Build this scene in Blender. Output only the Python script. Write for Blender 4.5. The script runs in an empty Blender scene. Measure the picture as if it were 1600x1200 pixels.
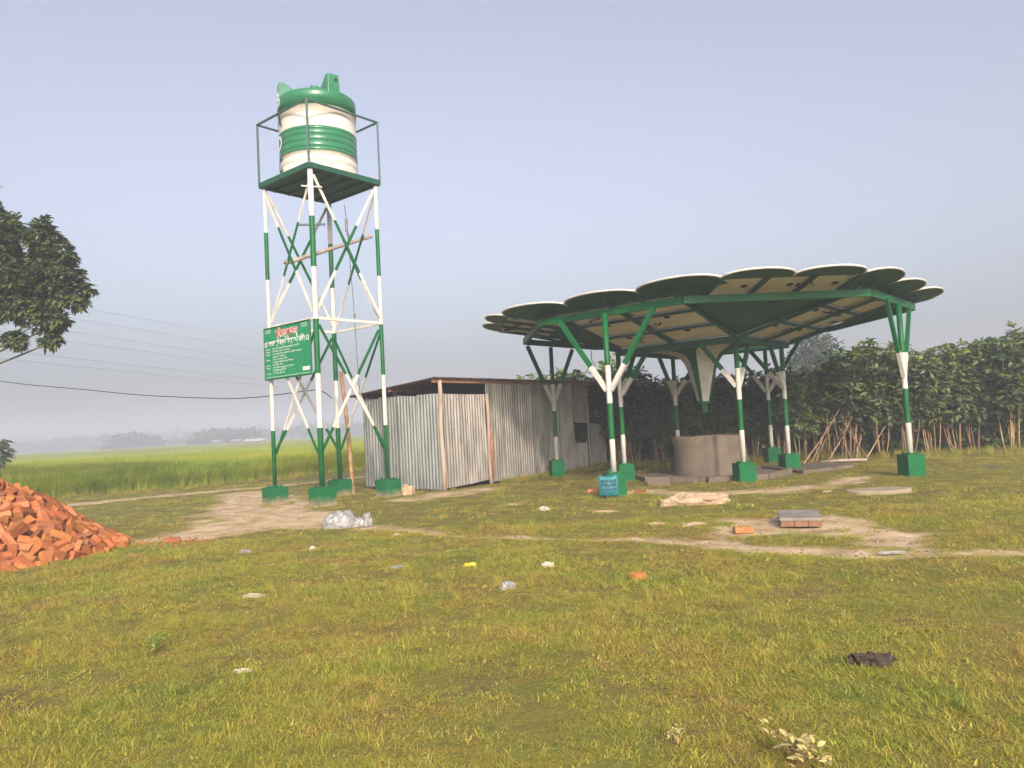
import bpy, math, random
import numpy as np
from mathutils import Matrix, Vector
SC = bpy.context.scene
COL = SC.collection
rnd = random.Random(11)
rng = np.random.default_rng(7)
rad = math.radians

# ---------------------------------------------------------------- camera
cam = bpy.data.cameras.new('camera'); camo = bpy.data.objects.new('camera', cam); COL.objects.link(camo)
P_, R_ = 0.0540, 0.0526
fw = Vector((0, math.cos(P_), math.sin(P_))); up0 = Vector((0, -math.sin(P_), math.cos(P_))); rt0 = Vector((1, 0, 0))
rt = math.cos(R_) * rt0 - math.sin(R_) * up0; up = math.cos(R_) * up0 + math.sin(R_) * rt0
M = Matrix((rt, up, -fw)).transposed().to_4x4(); M.translation = (0, 0, 1.657)
camo.matrix_world = M
cam.sensor_width = 36; cam.lens = 1197.2 / 1600 * 36; cam.clip_start = 0.05; cam.clip_end = 5000
SC.camera = camo

# ---------------------------------------------------------------- sky and sun
SUN_AZ = Vector((0.20, -0.98)).normalized(); SUN_EL = rad(25)
w = bpy.data.worlds.new('World'); SC.world = w; w.use_nodes = True
nt = w.node_tree; bg = nt.nodes['Background']
sky = nt.nodes.new('ShaderNodeTexSky'); sky.sky_type = 'NISHITA'; sky.sun_disc = False
sky.sun_elevation = SUN_EL; sky.sun_rotation = math.atan2(SUN_AZ.x, SUN_AZ.y)
sky.air_density = 1.0; sky.dust_density = 7.4; sky.ozone_density = 4.0
hs = nt.nodes.new('ShaderNodeHueSaturation'); hs.inputs['Saturation'].default_value = 0.50; hs.inputs['Hue'].default_value = 0.515      # thin overcast haze greys the whole sky
nt.links.new(sky.outputs[0], hs.inputs['Color']); nt.links.new(hs.outputs[0], bg.inputs[0]); bg.inputs[1].default_value = 0.14
sl = bpy.data.lights.new('sun', 'SUN'); sl.energy = 2.0; sl.angle = rad(3.0); sl.color = (1.0, 0.86, 0.68)
so = bpy.data.objects.new('sun', sl); COL.objects.link(so)
sd = Vector((SUN_AZ.x * math.cos(SUN_EL), SUN_AZ.y * math.cos(SUN_EL), math.sin(SUN_EL)))
so.rotation_euler = sd.to_track_quat('Z', 'Y').to_euler(); so.location = (0, -10, 30)
SC.view_settings.view_transform = 'Standard'; SC.view_settings.look = 'None'
SC.view_settings.exposure = 1.03; SC.view_settings.gamma = 1.0
SC.cycles.max_bounces = 4; SC.cycles.diffuse_bounces = 2; SC.cycles.glossy_bounces = 2; SC.cycles.transmission_bounces = 3; SC.cycles.volume_bounces = 0; SC.cycles.use_denoising = True; SC.cycles.use_adaptive_sampling = True; SC.cycles.adaptive_threshold = 0.025

# ---------------------------------------------------------------- materials
def mat(name, col, col2=None, scale=6.0, rough=0.6, bump=0.0, bscale=40.0, metal=0.0, spec=0.4, detail=4.0,
        rand=0.0, huev=0.08, lo=0.35, hi=0.65, stretch=None, trans=0.0, world=False):
    m = bpy.data.materials.new(name); m.use_nodes = True
    n = m.node_tree.nodes; l = m.node_tree.links; b = n['Principled BSDF']
    b.inputs['Roughness'].default_value = rough; b.inputs['Metallic'].default_value = metal
    b.inputs['Specular IOR Level'].default_value = spec
    if world: src = n.new('ShaderNodeNewGeometry').outputs['Position']
    else: src = n.new('ShaderNodeTexCoord').outputs['Object']
    if stretch:
        mp = n.new('ShaderNodeMapping'); mp.inputs['Scale'].default_value = stretch; l.new(src, mp.inputs[0]); src = mp.outputs[0]
    c = None
    if col2 is not None:
        t = n.new('ShaderNodeTexNoise'); t.inputs['Scale'].default_value = scale; t.inputs['Detail'].default_value = detail
        l.new(src, t.inputs['Vector'])
        r = n.new('ShaderNodeMapRange'); r.inputs[1].default_value = lo; r.inputs[2].default_value = hi; l.new(t.outputs['Fac'], r.inputs[0])
        x = n.new('ShaderNodeMix'); x.data_type = 'RGBA'; x.inputs[6].default_value = (*col, 1); x.inputs[7].default_value = (*col2, 1)
        l.new(r.outputs[0], x.inputs[0]); c = x.outputs[2]
    if rand > 0:
        oi = n.new('ShaderNodeObjectInfo'); hs = n.new('ShaderNodeHueSaturation')
        r2 = n.new('ShaderNodeMapRange'); r2.inputs[3].default_value = 1 - rand; r2.inputs[4].default_value = 1 + rand
        l.new(oi.outputs['Random'], r2.inputs[0]); l.new(r2.outputs[0], hs.inputs['Value'])
        mu = n.new('ShaderNodeMath'); mu.operation = 'MULTIPLY'; mu.inputs[1].default_value = 7.31; l.new(oi.outputs['Random'], mu.inputs[0])
        fr = n.new('ShaderNodeMath'); fr.operation = 'FRACT'; l.new(mu.outputs[0], fr.inputs[0])
        r3 = n.new('ShaderNodeMapRange'); r3.inputs[3].default_value = 0.5 - rand * huev; r3.inputs[4].default_value = 0.5 + rand * huev
        l.new(fr.outputs[0], r3.inputs[0]); l.new(r3.outputs[0], hs.inputs['Hue'])
        if c is None: hs.inputs['Color'].default_value = (*col, 1)
        else: l.new(c, hs.inputs['Color'])
        c = hs.outputs[0]
    if c is None: b.inputs['Base Color'].default_value = (*col, 1)
    else: l.new(c, b.inputs['Base Color'])
    if bump > 0:
        t2 = n.new('ShaderNodeTexNoise'); t2.inputs['Scale'].default_value = bscale; t2.inputs['Detail'].default_value = 5
        l.new(src, t2.inputs['Vector'])
        bp = n.new('ShaderNodeBump'); bp.inputs['Strength'].default_value = bump; bp.inputs['Distance'].default_value = 0.02
        l.new(t2.outputs['Fac'], bp.inputs['Height']); l.new(bp.outputs[0], b.inputs['Normal'])
    if trans > 0:
        tr = n.new('ShaderNodeBsdfTranslucent'); ms = n.new('ShaderNodeMixShader'); ms.inputs[0].default_value = trans
        if c is None: tr.inputs[0].default_value = (*col, 1)
        else: l.new(c, tr.inputs[0])
        l.new(b.outputs[0], ms.inputs[1]); l.new(tr.outputs[0], ms.inputs[2]); l.new(ms.outputs[0], n['Material Output'].inputs[0])
    return m

def wear(m, col, thr=.64, scale=9.0, amt=.8, stretch=(1, 1, .3)):
    n = m.node_tree.nodes; l = m.node_tree.links; b = n['Principled BSDF']; old = b.inputs['Base Color'].links[0].from_socket
    mp = n.new('ShaderNodeMapping'); mp.inputs['Scale'].default_value = stretch; l.new(n.new('ShaderNodeNewGeometry').outputs['Position'], mp.inputs[0])
    t = n.new('ShaderNodeTexNoise'); t.inputs['Scale'].default_value = scale; t.inputs['Detail'].default_value = 8; t.inputs['Roughness'].default_value = .7; l.new(mp.outputs[0], t.inputs['Vector'])
    r = n.new('ShaderNodeMapRange'); r.inputs[1].default_value = thr; r.inputs[2].default_value = thr + .12; r.inputs[4].default_value = amt; l.new(t.outputs['Fac'], r.inputs[0])
    x = n.new('ShaderNodeMix'); x.data_type = 'RGBA'; l.new(r.outputs[0], x.inputs[0]); l.new(old, x.inputs[6]); x.inputs[7].default_value = (*col, 1); l.new(x.outputs[2], b.inputs['Base Color']); return m
GREEN = mat('green_paint', (0.004, 0.118, 0.029), (0.007, 0.090, 0.026), 3.0, 0.45, 0.15, 60, spec=0.25)
WHITE = mat('white_paint', (0.64, 0.595, 0.55), (0.55, 0.50, 0.44), 4.0, 0.45, 0.1, 60)
wear(WHITE, (.34, .23, .14), .60, 7, .7); wear(GREEN, (.07, .075, .045), .62, 7, .6)
TGREEN = mat('tank_green', (0.022, 0.150, 0.065), (0.030, 0.175, 0.080), 2.0, 0.20, 0.05, 8, spec=0.55)
TWHITE = mat('tank_white', (0.70, 0.62, 0.53), (0.63, 0.55, 0.46), 2.0, 0.22, 0.05, 8, spec=0.55)
SHADE_GREEN = mat('shaded_green_paint', (0.008, 0.085, 0.045), (0.012, 0.065, 0.04), 4.0, 0.5, 0.1, 50)  # green paint with the shade beneath roof and platform put into its colour
RGREEN = mat('rail_green', (0.03, 0.085, 0.075), (0.04, 0.07, 0.065), 8.0, 0.5)
BLOCKG = mat('footing_green', (0.006, 0.130, 0.040), (0.014, 0.100, 0.036), 5.0, 0.8, 0.35, 45, spec=0.15)
def worn_footing():
    m = BLOCKG.copy(); m.name = 'worn_footing_green'; n = m.node_tree.nodes; l = m.node_tree.links; b = n['Principled BSDF']; old = b.inputs['Base Color'].links[0].from_socket
    pos = n.new('ShaderNodeNewGeometry').outputs['Position']; sx = n.new('ShaderNodeSeparateXYZ'); l.new(pos, sx.inputs[0]); t = n.new('ShaderNodeTexNoise'); t.inputs['Scale'].default_value = 6; t.inputs['Detail'].default_value = 6; l.new(pos, t.inputs['Vector'])
    a = n.new('ShaderNodeMath'); a.operation = 'MULTIPLY_ADD'; l.new(t.outputs['Fac'], a.inputs[0]); a.inputs[1].default_value = -.35; l.new(sx.outputs['Z'], a.inputs[2])
    r = n.new('ShaderNodeMapRange'); r.inputs[1].default_value = .03; r.inputs[2].default_value = -.16; l.new(a.outputs[0], r.inputs[0])
    x = n.new('ShaderNodeMix'); x.data_type = 'RGBA'; l.new(r.outputs[0], x.inputs[0]); l.new(old, x.inputs[6]); x.inputs[7].default_value = (.27, .21, .13, 1); l.new(x.outputs[2], b.inputs['Base Color']); return m
FOOT = worn_footing()
CEMENT = mat('cement', (0.130, 0.098, 0.072), (0.185, 0.140, 0.102), 2.2, 0.9, 0.5, 30)
CEMENT2 = mat('grey_concrete', (0.36, 0.33, 0.30), (0.26, 0.24, 0.22), 5.0, 0.9, 0.5, 40)
BACK = mat('panel_backsheet', (0.74, 0.68, 0.62), (0.66, 0.60, 0.54), 3.0, 0.55)
GLASS = mat('panel_glass', (0.008, 0.012, 0.03), None, rough=0.12, spec=0.6)
ALU = mat('aluminium', (0.45, 0.45, 0.45), None, rough=0.4, metal=0.8)
BLACK = mat('black_rubber', (0.012, 0.012, 0.013), None, rough=0.5)
STEEL = mat('bolt_steel', (0.10, 0.09, 0.085), None, rough=0.5, metal=0.7)
BAMBOO = mat('bamboo', (0.42, 0.24, 0.11), (0.30, 0.16, 0.075), 5.0, 0.6, 0.2, 30, stretch=(1, 1, .25))
BAMGREY = mat('grey_bamboo', (0.42, 0.33, 0.27), (0.30, 0.23, 0.18), 6.0, 0.7, 0.2, 30)
WOOD = mat('weathered_wood', (0.46, 0.36, 0.28), (0.30, 0.21, 0.15), 7.0, 0.8, 0.3, 40, stretch=(1, 1, .2))
REDWOOD = mat('raw_wood', (0.34, 0.16, 0.09), (0.24, 0.11, 0.065), 7.0, 0.8, 0.3, 40)
ROPE = mat('rope', (0.10, 0.09, 0.10), None, rough=0.9)
GI = mat('galvanised_sheet', (0.32, 0.29, 0.255), (0.17, 0.152, 0.13), 3.0, 0.45, 0.0, metal=0.45, rand=0.22, stretch=(1.2, 1.2, .35), detail=6)
GI_SKYLIT = mat('galvanised_sheet_skylit', (0.25, 0.255, 0.24), (0.16, 0.165, 0.155), 3.0, 0.48, 0.0, metal=0.45, rand=0.15, stretch=(1.2, 1.2, .35), detail=6)  # same tin, darker and cooler: weak skylight on the left wall painted in
ROOFM = mat('roof_sheet', (0.16, 0.11, 0.10), (0.22, 0.15, 0.12), 3.0, 0.6, metal=0.3, rand=0.1)
BRICK = mat('brick_clay', (0.43, 0.150, 0.052), (0.30, 0.098, 0.036), 9.0, 0.95, 0.5, 60, rand=0.42, huev=0.02, spec=.15)
BRICKP = mat('pale_brick_clay', (0.46, 0.19, 0.08), (0.34, 0.125, 0.052), 9.0, 0.95, 0.5, 60, rand=0.30, huev=0.03, spec=.15)
SIGNG = mat('sign_green', (0.012, 0.20, 0.085), (0.016, 0.23, 0.10), 3.0, 0.35)
SIGNW = mat('sign_white', (0.78, 0.78, 0.74), None, rough=0.5)
SIGNR = mat('sign_red', (0.62, 0.05, 0.04), None, rough=0.5)
BARK = mat('bark', (0.16, 0.12, 0.085), (0.10, 0.075, 0.055), 8.0, 0.9, 0.6, 30)
STEM = mat('shrub_stem', (0.36, 0.22, 0.11), (0.20, 0.13, 0.07), 5.0, 0.8, rand=0.35)
LEAF = mat('shrub_leaf', (0.185, 0.220, 0.075), (0.100, 0.140, 0.050), 1.6, 0.42, spec=0.4, rand=0.2, trans=0.22, world=True)
LEAFY = mat('young_leaf', (0.26, 0.31, 0.06), (0.18, 0.23, 0.05), 1.6, 0.45, spec=0.35, rand=0.2, trans=0.30, world=True)
LEAFT = mat('tree_leaf', (0.135, 0.165, 0.062), (0.080, 0.108, 0.042), 0.9, 0.5, spec=0.35, trans=0.2, world=True)
LEAFTY = mat('tree_young_leaf', (0.15, 0.19, 0.04), (0.10, 0.13, 0.03), 1.6, 0.45, spec=0.35, trans=0.3, world=True)
FARL = mat('far_foliage', (0.05, 0.075, 0.03), (0.035, 0.055, 0.022), 0.2, 0.9, rand=0.2, world=True)
PLAST = mat('clear_plastic', (0.52, 0.49, 0.48), (0.24, 0.22, 0.22), 14.0, 0.22, 1.0, 18, spec=0.7, trans=0.3)
PLASTW = mat('white_plastic', (0.60, 0.52, 0.42), (0.40, 0.32, 0.24), 12.0, 0.5, 0.3, 40)
PLASTY = mat('yellow_wrapper', (0.70, 0.52, 0.03), (0.60, 0.40, 0.03), 12.0, 0.35)
SACK = mat('sack_cloth', (0.48, 0.34, 0.22), (0.36, 0.24, 0.15), 8.0, 0.8, 0.5, 50)
TEAL = mat('teal_bag', (0.018, 0.20, 0.21), (0.025, 0.16, 0.18), 10.0, 0.45, 0.3, 40)
INK = mat('printed_ink', (0.02, 0.07, 0.10), None, rough=0.6)
DARKC = mat('dark_cloth', (0.040, 0.027, 0.018), (0.075, 0.052, 0.034), 20.0, 0.9, 0.5, 60)
PETALW = mat('pale_leaf', (0.52, 0.41, 0.17), (0.40, 0.32, 0.11), 30.0, 0.6)

# ---------------------------------------------------------------- mesh helpers
def basis(d):
    d = Vector(d).normalized(); a = Vector((0, 0, 1)) if abs(d.z) < 0.95 else Vector((1, 0, 0))
    u = d.cross(a).normalized(); v = u.cross(d).normalized()
    return d, u, v

class MB:
    def __init__(s): s.v = []; s.f = []; s.m = []
    def add(s, V, F, mi=0):
        o = len(s.v); s.v += [tuple(p) for p in V]
        for k, f in enumerate(F): s.f.append(tuple(i + o for i in f)); s.m.append(mi[k] if isinstance(mi, (list, tuple)) else mi)
        return s
    def hexa(s, c8, mi=0):      # c8: bottom loop 4 (ccw from above), top loop 4
        return s.add(c8, [(3, 2, 1, 0), (4, 5, 6, 7), (0, 1, 5, 4), (1, 2, 6, 5), (2, 3, 7, 6), (3, 0, 4, 7)], mi)
    def box(s, c, size, rz=0, mi=0, rot=None):
        R = rot if rot is not None else Matrix.Rotation(rz, 3, 'Z'); h = [x / 2 for x in size]; c = Vector(c)
        P = [c + R @ Vector((x * h[0], y * h[1], z * h[2])) for z in (-1, 1) for x, y in ((-1, -1), (1, -1), (1, 1), (-1, 1))]
        return s.hexa(P, mi)
    def bar(s, p, q, w, h, cuts=None, mats=None, upv=None):
        # rectangular bar p->q ; cuts = list of parameters 0..1 with material per piece
        p = Vector(p); q = Vector(q); d, u, v = basis(q - p)
        if upv is not None:
            u = d.cross(Vector(upv)).normalized(); v = u.cross(d).normalized()
        ts = [0] + list(cuts or []) + [1]; V = []; F = []; mi = []
        for t in ts:
            c = p.lerp(q, t)
            for a, b in ((-1, -1), (1, -1), (1, 1), (-1, 1)): V.append(c + u * a * w / 2 + v * b * h / 2)
        n = len(ts)
        for i in range(n - 1):
            for k in range(4):
                F.append((i * 4 + k, i * 4 + (k + 1) % 4, i * 4 + 4 + (k + 1) % 4, i * 4 + 4 + k)); mi.append((mats or [0] * n)[i])
        F += [(3, 2, 1, 0), tuple((n - 1) * 4 + k for k in range(4))]; mi += [(mats or [0])[0], (mats or [0])[-1]]
        return s.add(V, F, mi)
    def tube(s, pts, r, n=10, mats=None, mi=0, caps=True):
        pts = [Vector(p) for p in pts]; rs = r if isinstance(r, (list, tuple)) else [r] * len(pts); V = []; F = []; m = []
        for i, p in enumerate(pts):
            d = pts[min(i + 1, len(pts) - 1)] - pts[max(i - 1, 0)]; _, u, v = basis(d)
            for k in range(n):
                a = 2 * math.pi * k / n; V.append(p + (u * math.cos(a) + v * math.sin(a)) * rs[i])
        for i in range(len(pts) - 1):
            for k in range(n):
                F.append((i * n + k, i * n + (k + 1) % n, i * n + n + (k + 1) % n, i * n + n + k)); m.append(mats[i] if mats else mi)
        if caps:
            F += [tuple(reversed(range(n))), tuple((len(pts) - 1) * n + k for k in range(n))]; m += [mats[0] if mats else mi, mats[-1] if mats else mi]
        return s.add(V, F, m)
    def build(s, name, mats, parent=None, smooth=False, origin=None, loc=None, bevel=0.0):
        return mkobj(name, s.v, s.f, mats, s.m, parent, smooth, origin, loc, bevel)

ORG = {}
def mkobj(name, V, F, mats, mi=None, parent=None, smooth=False, origin=None, loc=None, bevel=0.0):
    V = np.asarray(V, dtype=float).reshape(-1, 3)
    o0 = ORG.get(parent.name) if parent is not None else origin
    if o0 is None: o0 = Vector((0, 0, 0))
    V = V - np.array(o0)
    me = bpy.data.meshes.new(name); me.from_pydata(V.tolist(), [], [tuple(f) for f in F])
    for m in (mats if isinstance(mats, (list, tuple)) else [mats]): me.materials.append(m)
    if mi is not None and len(me.materials) > 1: me.polygons.foreach_set('material_index', np.array(mi, dtype=np.int32))
    if smooth: me.polygons.foreach_set('use_smooth', np.ones(len(me.polygons), dtype=bool))
    me.update()
    ob = bpy.data.objects.new(name, me); COL.objects.link(ob)
    if parent is not None: ob.parent = parent; ORG[ob.name] = ORG.get(parent.name, Vector((0, 0, 0)))
    else: ob.location = o0; ORG[ob.name] = Vector(o0)
    if bevel > 0:
        b = ob.modifiers.new('bevel', 'BEVEL'); b.width = bevel; b.segments = 2; b.limit_method = 'ANGLE'
    return ob
def tag(o, label, cat, group=None):
    o['label'] = label; o['category'] = cat
    if group: o['group'] = group
    return o
def root(name, loc, label, cat, group=None):
    o = bpy.data.objects.new(name, None); COL.objects.link(o); o.location = loc; o.empty_display_size = 0.2
    ORG[o.name] = Vector(loc); return tag(o, label, cat, group)
def kind(o, k): o['kind'] = k; return o
def copy_tree(o, parent=None):
    c = o.copy(); COL.objects.link(c); c.parent = parent
    for ch in o.children: copy_tree(ch, c)
    return c

# value noise in numpy
def _h(ix, iy, s):
    n = (ix.astype(np.int64) * 374761393 + iy.astype(np.int64) * 668265263 + s * 974634777) & 0xffffffff
    n = ((n ^ (n >> 13)) * 1274126177) & 0xffffffff
    return ((n ^ (n >> 16)) & 0xffff) / 65535.0
def vn(x, y, s=0):
    x = np.asarray(x, float); y = np.asarray(y, float); ix = np.floor(x); iy = np.floor(y); fx = x - ix; fy = y - iy
    fx = fx * fx * (3 - 2 * fx); fy = fy * fy * (3 - 2 * fy)
    a = _h(ix, iy, s); b = _h(ix + 1, iy, s); c = _h(ix, iy + 1, s); d = _h(ix + 1, iy + 1, s)
    return (a * (1 - fx) + b * fx) * (1 - fy) + (c * (1 - fx) + d * fx) * fy
def fbm(x, y, s=0, o=4):
    t = 0; a = .5; k = 1.0; n = 0
    for i in range(o): t = t + a * vn(np.asarray(x) * k + 17 * i, np.asarray(y) * k - 9 * i, s + i); n += a; a *= .5; k *= 2
    return t / n
def sstep(a, b, x): t = np.clip((x - a) / (b - a), 0, 1); return t * t * (3 - 2 * t)
def pldist(x, y, pts):      # distance to polyline with interpolated half width
    best = np.full(np.shape(x), 1e9)
    for (x0, y0, w0), (x1, y1, w1) in zip(pts[:-1], pts[1:]):
        dx, dy = x1 - x0, y1 - y0; t = np.clip(((x - x0) * dx + (y - y0) * dy) / (dx * dx + dy * dy), 0, 1)
        d = np.hypot(x - x0 - t * dx, y - y0 - t * dy) - (w0 + (w1 - w0) * t); best = np.minimum(best, d)
    return best

# ---------------------------------------------------------------- ground
TRACK = [(-3.2, 14.3, .35), (-2.2, 13.3, .16), (-1.1, 12.2, .13), (-.1, 11.45, .14), (.8, 10.95, .16), (1.67, 10.75, .2), (2.5, 10.2, .35),
         (3.1, 9.5, .35), (3.7, 9.0, .38), (4.3, 8.75, .32), (4.9, 8.6, .22), (5.6, 8.45, .2), (7.5, 8.2, .2), (11, 8, .2)]
PATCHR = [(2.9, 10.9, .3), (3.6, 11.4, .8), (4.3, 11.3, 1.0), (4.6, 10.3, .7), (4.6, 9.4, .4)]
PATCHL = [(-6.6, 13.6, .45), (-5.9, 13.9, .75), (-5.2, 15.2, 1.1), (-5.0, 16.6, .9), (-4.0, 15.0, .8), (-3.2, 14.3, .35)]
PATCHL2 = [(-5.2, 16.0, 1.3), (-6.4, 18.8, 1.3), (-7.4, 21.5, 1.0), (-8.3, 24.0, .8)]
PATH = [(-30, 12, .5), (-20, 17.5, .5), (-13.4, 22.0, .48), (-12.2, 23.4, .5), (-10.5, 25.0, .5), (-8.9, 26.3, .5), (-7.5, 27.7, .5), (-6.0, 29.6, .5), (-3, 33, .5)]
DOOR = [(-2.6, 18.6, .3), (-1.7, 19.6, .7), (-.9, 20.6, .5)]
APRON = [(2.7, 17.7, .35), (3.9, 16.6, .45), (5.2, 16.3, .5), (6.6, 16.6, .4), (7.9, 18.1, .4)]
def dirt(x, y):
    n = (fbm(x * 1.3, y * 1.3, 3) - .5) * 1.1 + (fbm(x * 5, y * 5, 8) - .5) * .5
    k = np.full(np.shape(x), -9.)
    for pl, sft, amp in ((TRACK, .12, .35), (PATCHR, .3, .9), (PATCHL, .3, .9), (PATCHL2, .5, 1.3), (PATH, .15, .35), (DOOR, .5, .9), (APRON, .4, .9)):
        k = np.maximum(k, 1 - (pldist(x, y, pl) + n * amp + sft * .5) / sft)
    return np.clip(k, 0, 1)
def gz(x, y):
    x = np.asarray(x, float); y = np.asarray(y, float)
    near = 1 - sstep(30, 40, np.hypot(x, y - 12))
    return ((fbm(x * .35, y * .35, 21) - .5) * .10 + (fbm(x * 2.2, y * 2.2, 5) - .5) * .035) * near * sstep(0, 3, y + 3)
def gz1(x, y): return float(gz(np.array([x]), np.array([y]))[0])

def ground_material():
    m = bpy.data.materials.new('ground_soil_grass'); m.use_nodes = True; n = m.node_tree.nodes; l = m.node_tree.links; b = n['Principled BSDF']
    b.inputs['Roughness'].default_value = 0.95; b.inputs['Specular IOR Level'].default_value = 0.1
    pos = n.new('ShaderNodeNewGeometry').outputs['Position']
    def noise(sc, det=5):
        t = n.new('ShaderNodeTexNoise'); t.inputs['Scale'].default_value = sc; t.inputs['Detail'].default_value = det; l.new(pos, t.inputs['Vector']); return t.outputs['Fac']
    def ramp(f, stops):
        r = n.new('ShaderNodeValToRGB'); l.new(f, r.inputs[0]); e = r.color_ramp.elements
        e[0].position, e[0].color = stops[0][0], (*stops[0][1], 1); e[1].position, e[1].color = stops[-1][0], (*stops[-1][1], 1)
        for p, c in stops[1:-1]: q = e.new(p); q.color = (*c, 1)
        return r.outputs[0]
    g = ramp(noise(1.6, 8), [(.3, (.15, .105, .045)), (.5, (.18, .155, .036)), (.7, (.13, .145, .030))])
    d = ramp(noise(2.3, 9), [(.25, (.25, .165, .085)), (.42, (.42, .295, .170)), (.55, (.53, .385, .235)), (.72, (.62, .48, .32))])
    a = n.new('ShaderNodeAttribute'); a.attribute_name = 'dirt'
    x = n.new('ShaderNodeMix'); x.data_type = 'RGBA'; l.new(a.outputs['Fac'], x.inputs[0]); l.new(g, x.inputs[6]); l.new(d, x.inputs[7])
    l.new(x.outputs[2], b.inputs['Base Color'])
    bp = n.new('ShaderNodeBump'); bp.inputs['Strength'].default_value = 0.6; bp.inputs['Distance'].default_value = 0.03
    l.new(noise(18, 8), bp.inputs['Height']); l.new(bp.outputs[0], b.inputs['Normal'])
    return m
GROUND = ground_material()
def build_ground():
    xs = np.concatenate([[-900, -300, -100, -50], np.arange(-30, -14, .4), np.arange(-14, 15, .125), np.arange(15, 30, .5), [50, 100, 300, 900]])
    ys = np.concatenate([[-60, -20, -5], np.arange(0, 22, .125), np.arange(22, 40, .3), [45, 60, 100, 300, 900]])
    X, Y = np.meshgrid(xs, ys); Z = gz(X, Y); D = dirt(X, Y)
    D = np.where((X < -29) | (X > 29) | (Y > 39) | (Y < -1), 0, D)
    Z = Z - .02 * D
    V = np.stack([X, Y, Z], -1).reshape(-1, 3); nx, ny = len(xs), len(ys)
    i = np.arange((ny - 1) * (nx - 1)); r, c = i // (nx - 1), i % (nx - 1); q = np.stack([r * nx + c, r * nx + c + 1, (r + 1) * nx + c + 1, (r + 1) * nx + c], 1)
    Df = D.reshape(-1)[q].mean(1)
    for nm, sel in (('ground', Df < .5), ('dirt_path', Df >= .5)):
        Q = q[sel]; u, inv = np.unique(Q, return_inverse=True); inv = inv.reshape(-1, 4)
        o = mkobj(nm, V[u], inv.tolist(), GROUND, smooth=True); kind(o, 'structure')
        at = o.data.attributes.new('dirt', 'FLOAT', 'POINT'); at.data.foreach_set('value', D.reshape(-1)[u].astype(np.float32))
build_ground()

# ---------------------------------------------------------------- water tower
def band_cuts(p, q, zs):
    p = Vector(p); q = Vector(q); out = []
    for z in zs:
        t = (z - p.z) / (q.z - p.z) if abs(q.z - p.z) > 1e-6 else -1
        if 0.002 < t < 0.998: out.append(t)
    return sorted(out)
def band_mats(p, q, cuts, zs, first):
    ts = [0] + cuts + [1]; p = Vector(p); q = Vector(q); o = []
    for a, b in zip(ts[:-1], ts[1:]):
        z = p.lerp(q, (a + b) / 2).z; k = sum(1 for t in zs if t < z); o.append((first + k) % 2)
    return o
TW = Vector((-4.71, 19.58)); TA = -1.4908; TH = 1.0
TZ = [1.84, 3.13, 4.44, 5.70, 6.93]
def tcorner(k, h=TH): a = TA + k * math.pi / 2; return Vector((TW.x + h * 2 ** .5 * math.cos(a), TW.y + h * 2 ** .5 * math.sin(a)))
PG = [GREEN, WHITE]
def banded_tube(p, q, r, zs, first, n=14):
    mb = MB(); c = band_cuts(p, q, zs); m = band_mats(p, q, c, zs, first); p = Vector(p); q = Vector(q)
    pts = [p.lerp(q, t) for t in [0] + c + [1]]
    # double rings keep the band edge crisp
    return mb.tube(pts, r, n, mats=m)
def banded_bar(p, q, w_, h_, zs, first, upv=None):
    c = band_cuts(p, q, zs); return MB().bar(p, q, w_, h_, c, band_mats(p, q, c, zs, first), upv)
tw = root('water_tower', (TW.x, TW.y, 0), 'tall green and white banded steel tower with crossed braces carrying the tank', 'tower')
trz = TA + math.pi / 4
for k in range(4):
    c = tcorner(k); g = gz1(c.x, c.y)
    leg = banded_tube((c.x, c.y, .42), (c.x, c.y, 8.14), (.068, .052, .064, .052)[k], TZ, 0).build('leg', PG, tw, smooth=False)
    for p_ in leg.data.polygons: p_.use_smooth = len(p_.vertices) == 4
    MB().box((c.x, c.y, g + .19), (.47, .47, .48), trz + rnd.uniform(-.05, .05)).build('base_block', FOOT, leg, bevel=.015)
    MB().box((c.x, c.y, g + .445), (.3, .3, .025), trz).build('base_plate', GREEN, leg)
    for sx in (-1, 1):
        for sy in (-1, 1):
            v = Matrix.Rotation(trz, 2) @ Vector((sx * .11, sy * .11)); MB().tube([(c.x + v.x, c.y + v.y, g + .455), (c.x + v.x, c.y + v.y, g + .51)], .014, 6).build('anchor_bolt', STEEL, leg)
    c2 = tcorner(k + 1); d2 = (c2 - c).normalized(); nrm = Vector((d2.y, -d2.x)) * (.045)
    for (za, zb, zs, first) in ((1.25, 4.30, TZ, 0), (4.62, 7.95, TZ, 0)):
        for s_, (A, B) in enumerate(((c, c2), (c2, c))):
            n_ = nrm * (1 if s_ else -1); dd = (B - A).normalized() * .05
            pa = (A.x + n_.x + dd.x, A.y + n_.y + dd.y, za); pb = (B.x + n_.x - dd.x, B.y + n_.y - dd.y, zb)
            banded_bar(pa, pb, .02, .072, zs, first, upv=(d2.x, d2.y, 0)).build('brace', PG, tw)
    MB().bar((c.x, c.y, 4.47), (c2.x, c2.y, 4.47), .05, .07).build('tie_bar', WHITE, tw)
# small plates seen on the near leg
c0 = tcorner(0)
MB().box((c0.x, c0.y - .02, 6.72), (.62, .06, .04), .12).build('step_bar', RGREEN, tw)
MB().bar((c0.x - .25, c0.y + .1, 7.72), (c0.x + .25, c0.y + .1, 7.66), .03, .03).build('gusset_bar', WHITE, tw)
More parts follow.
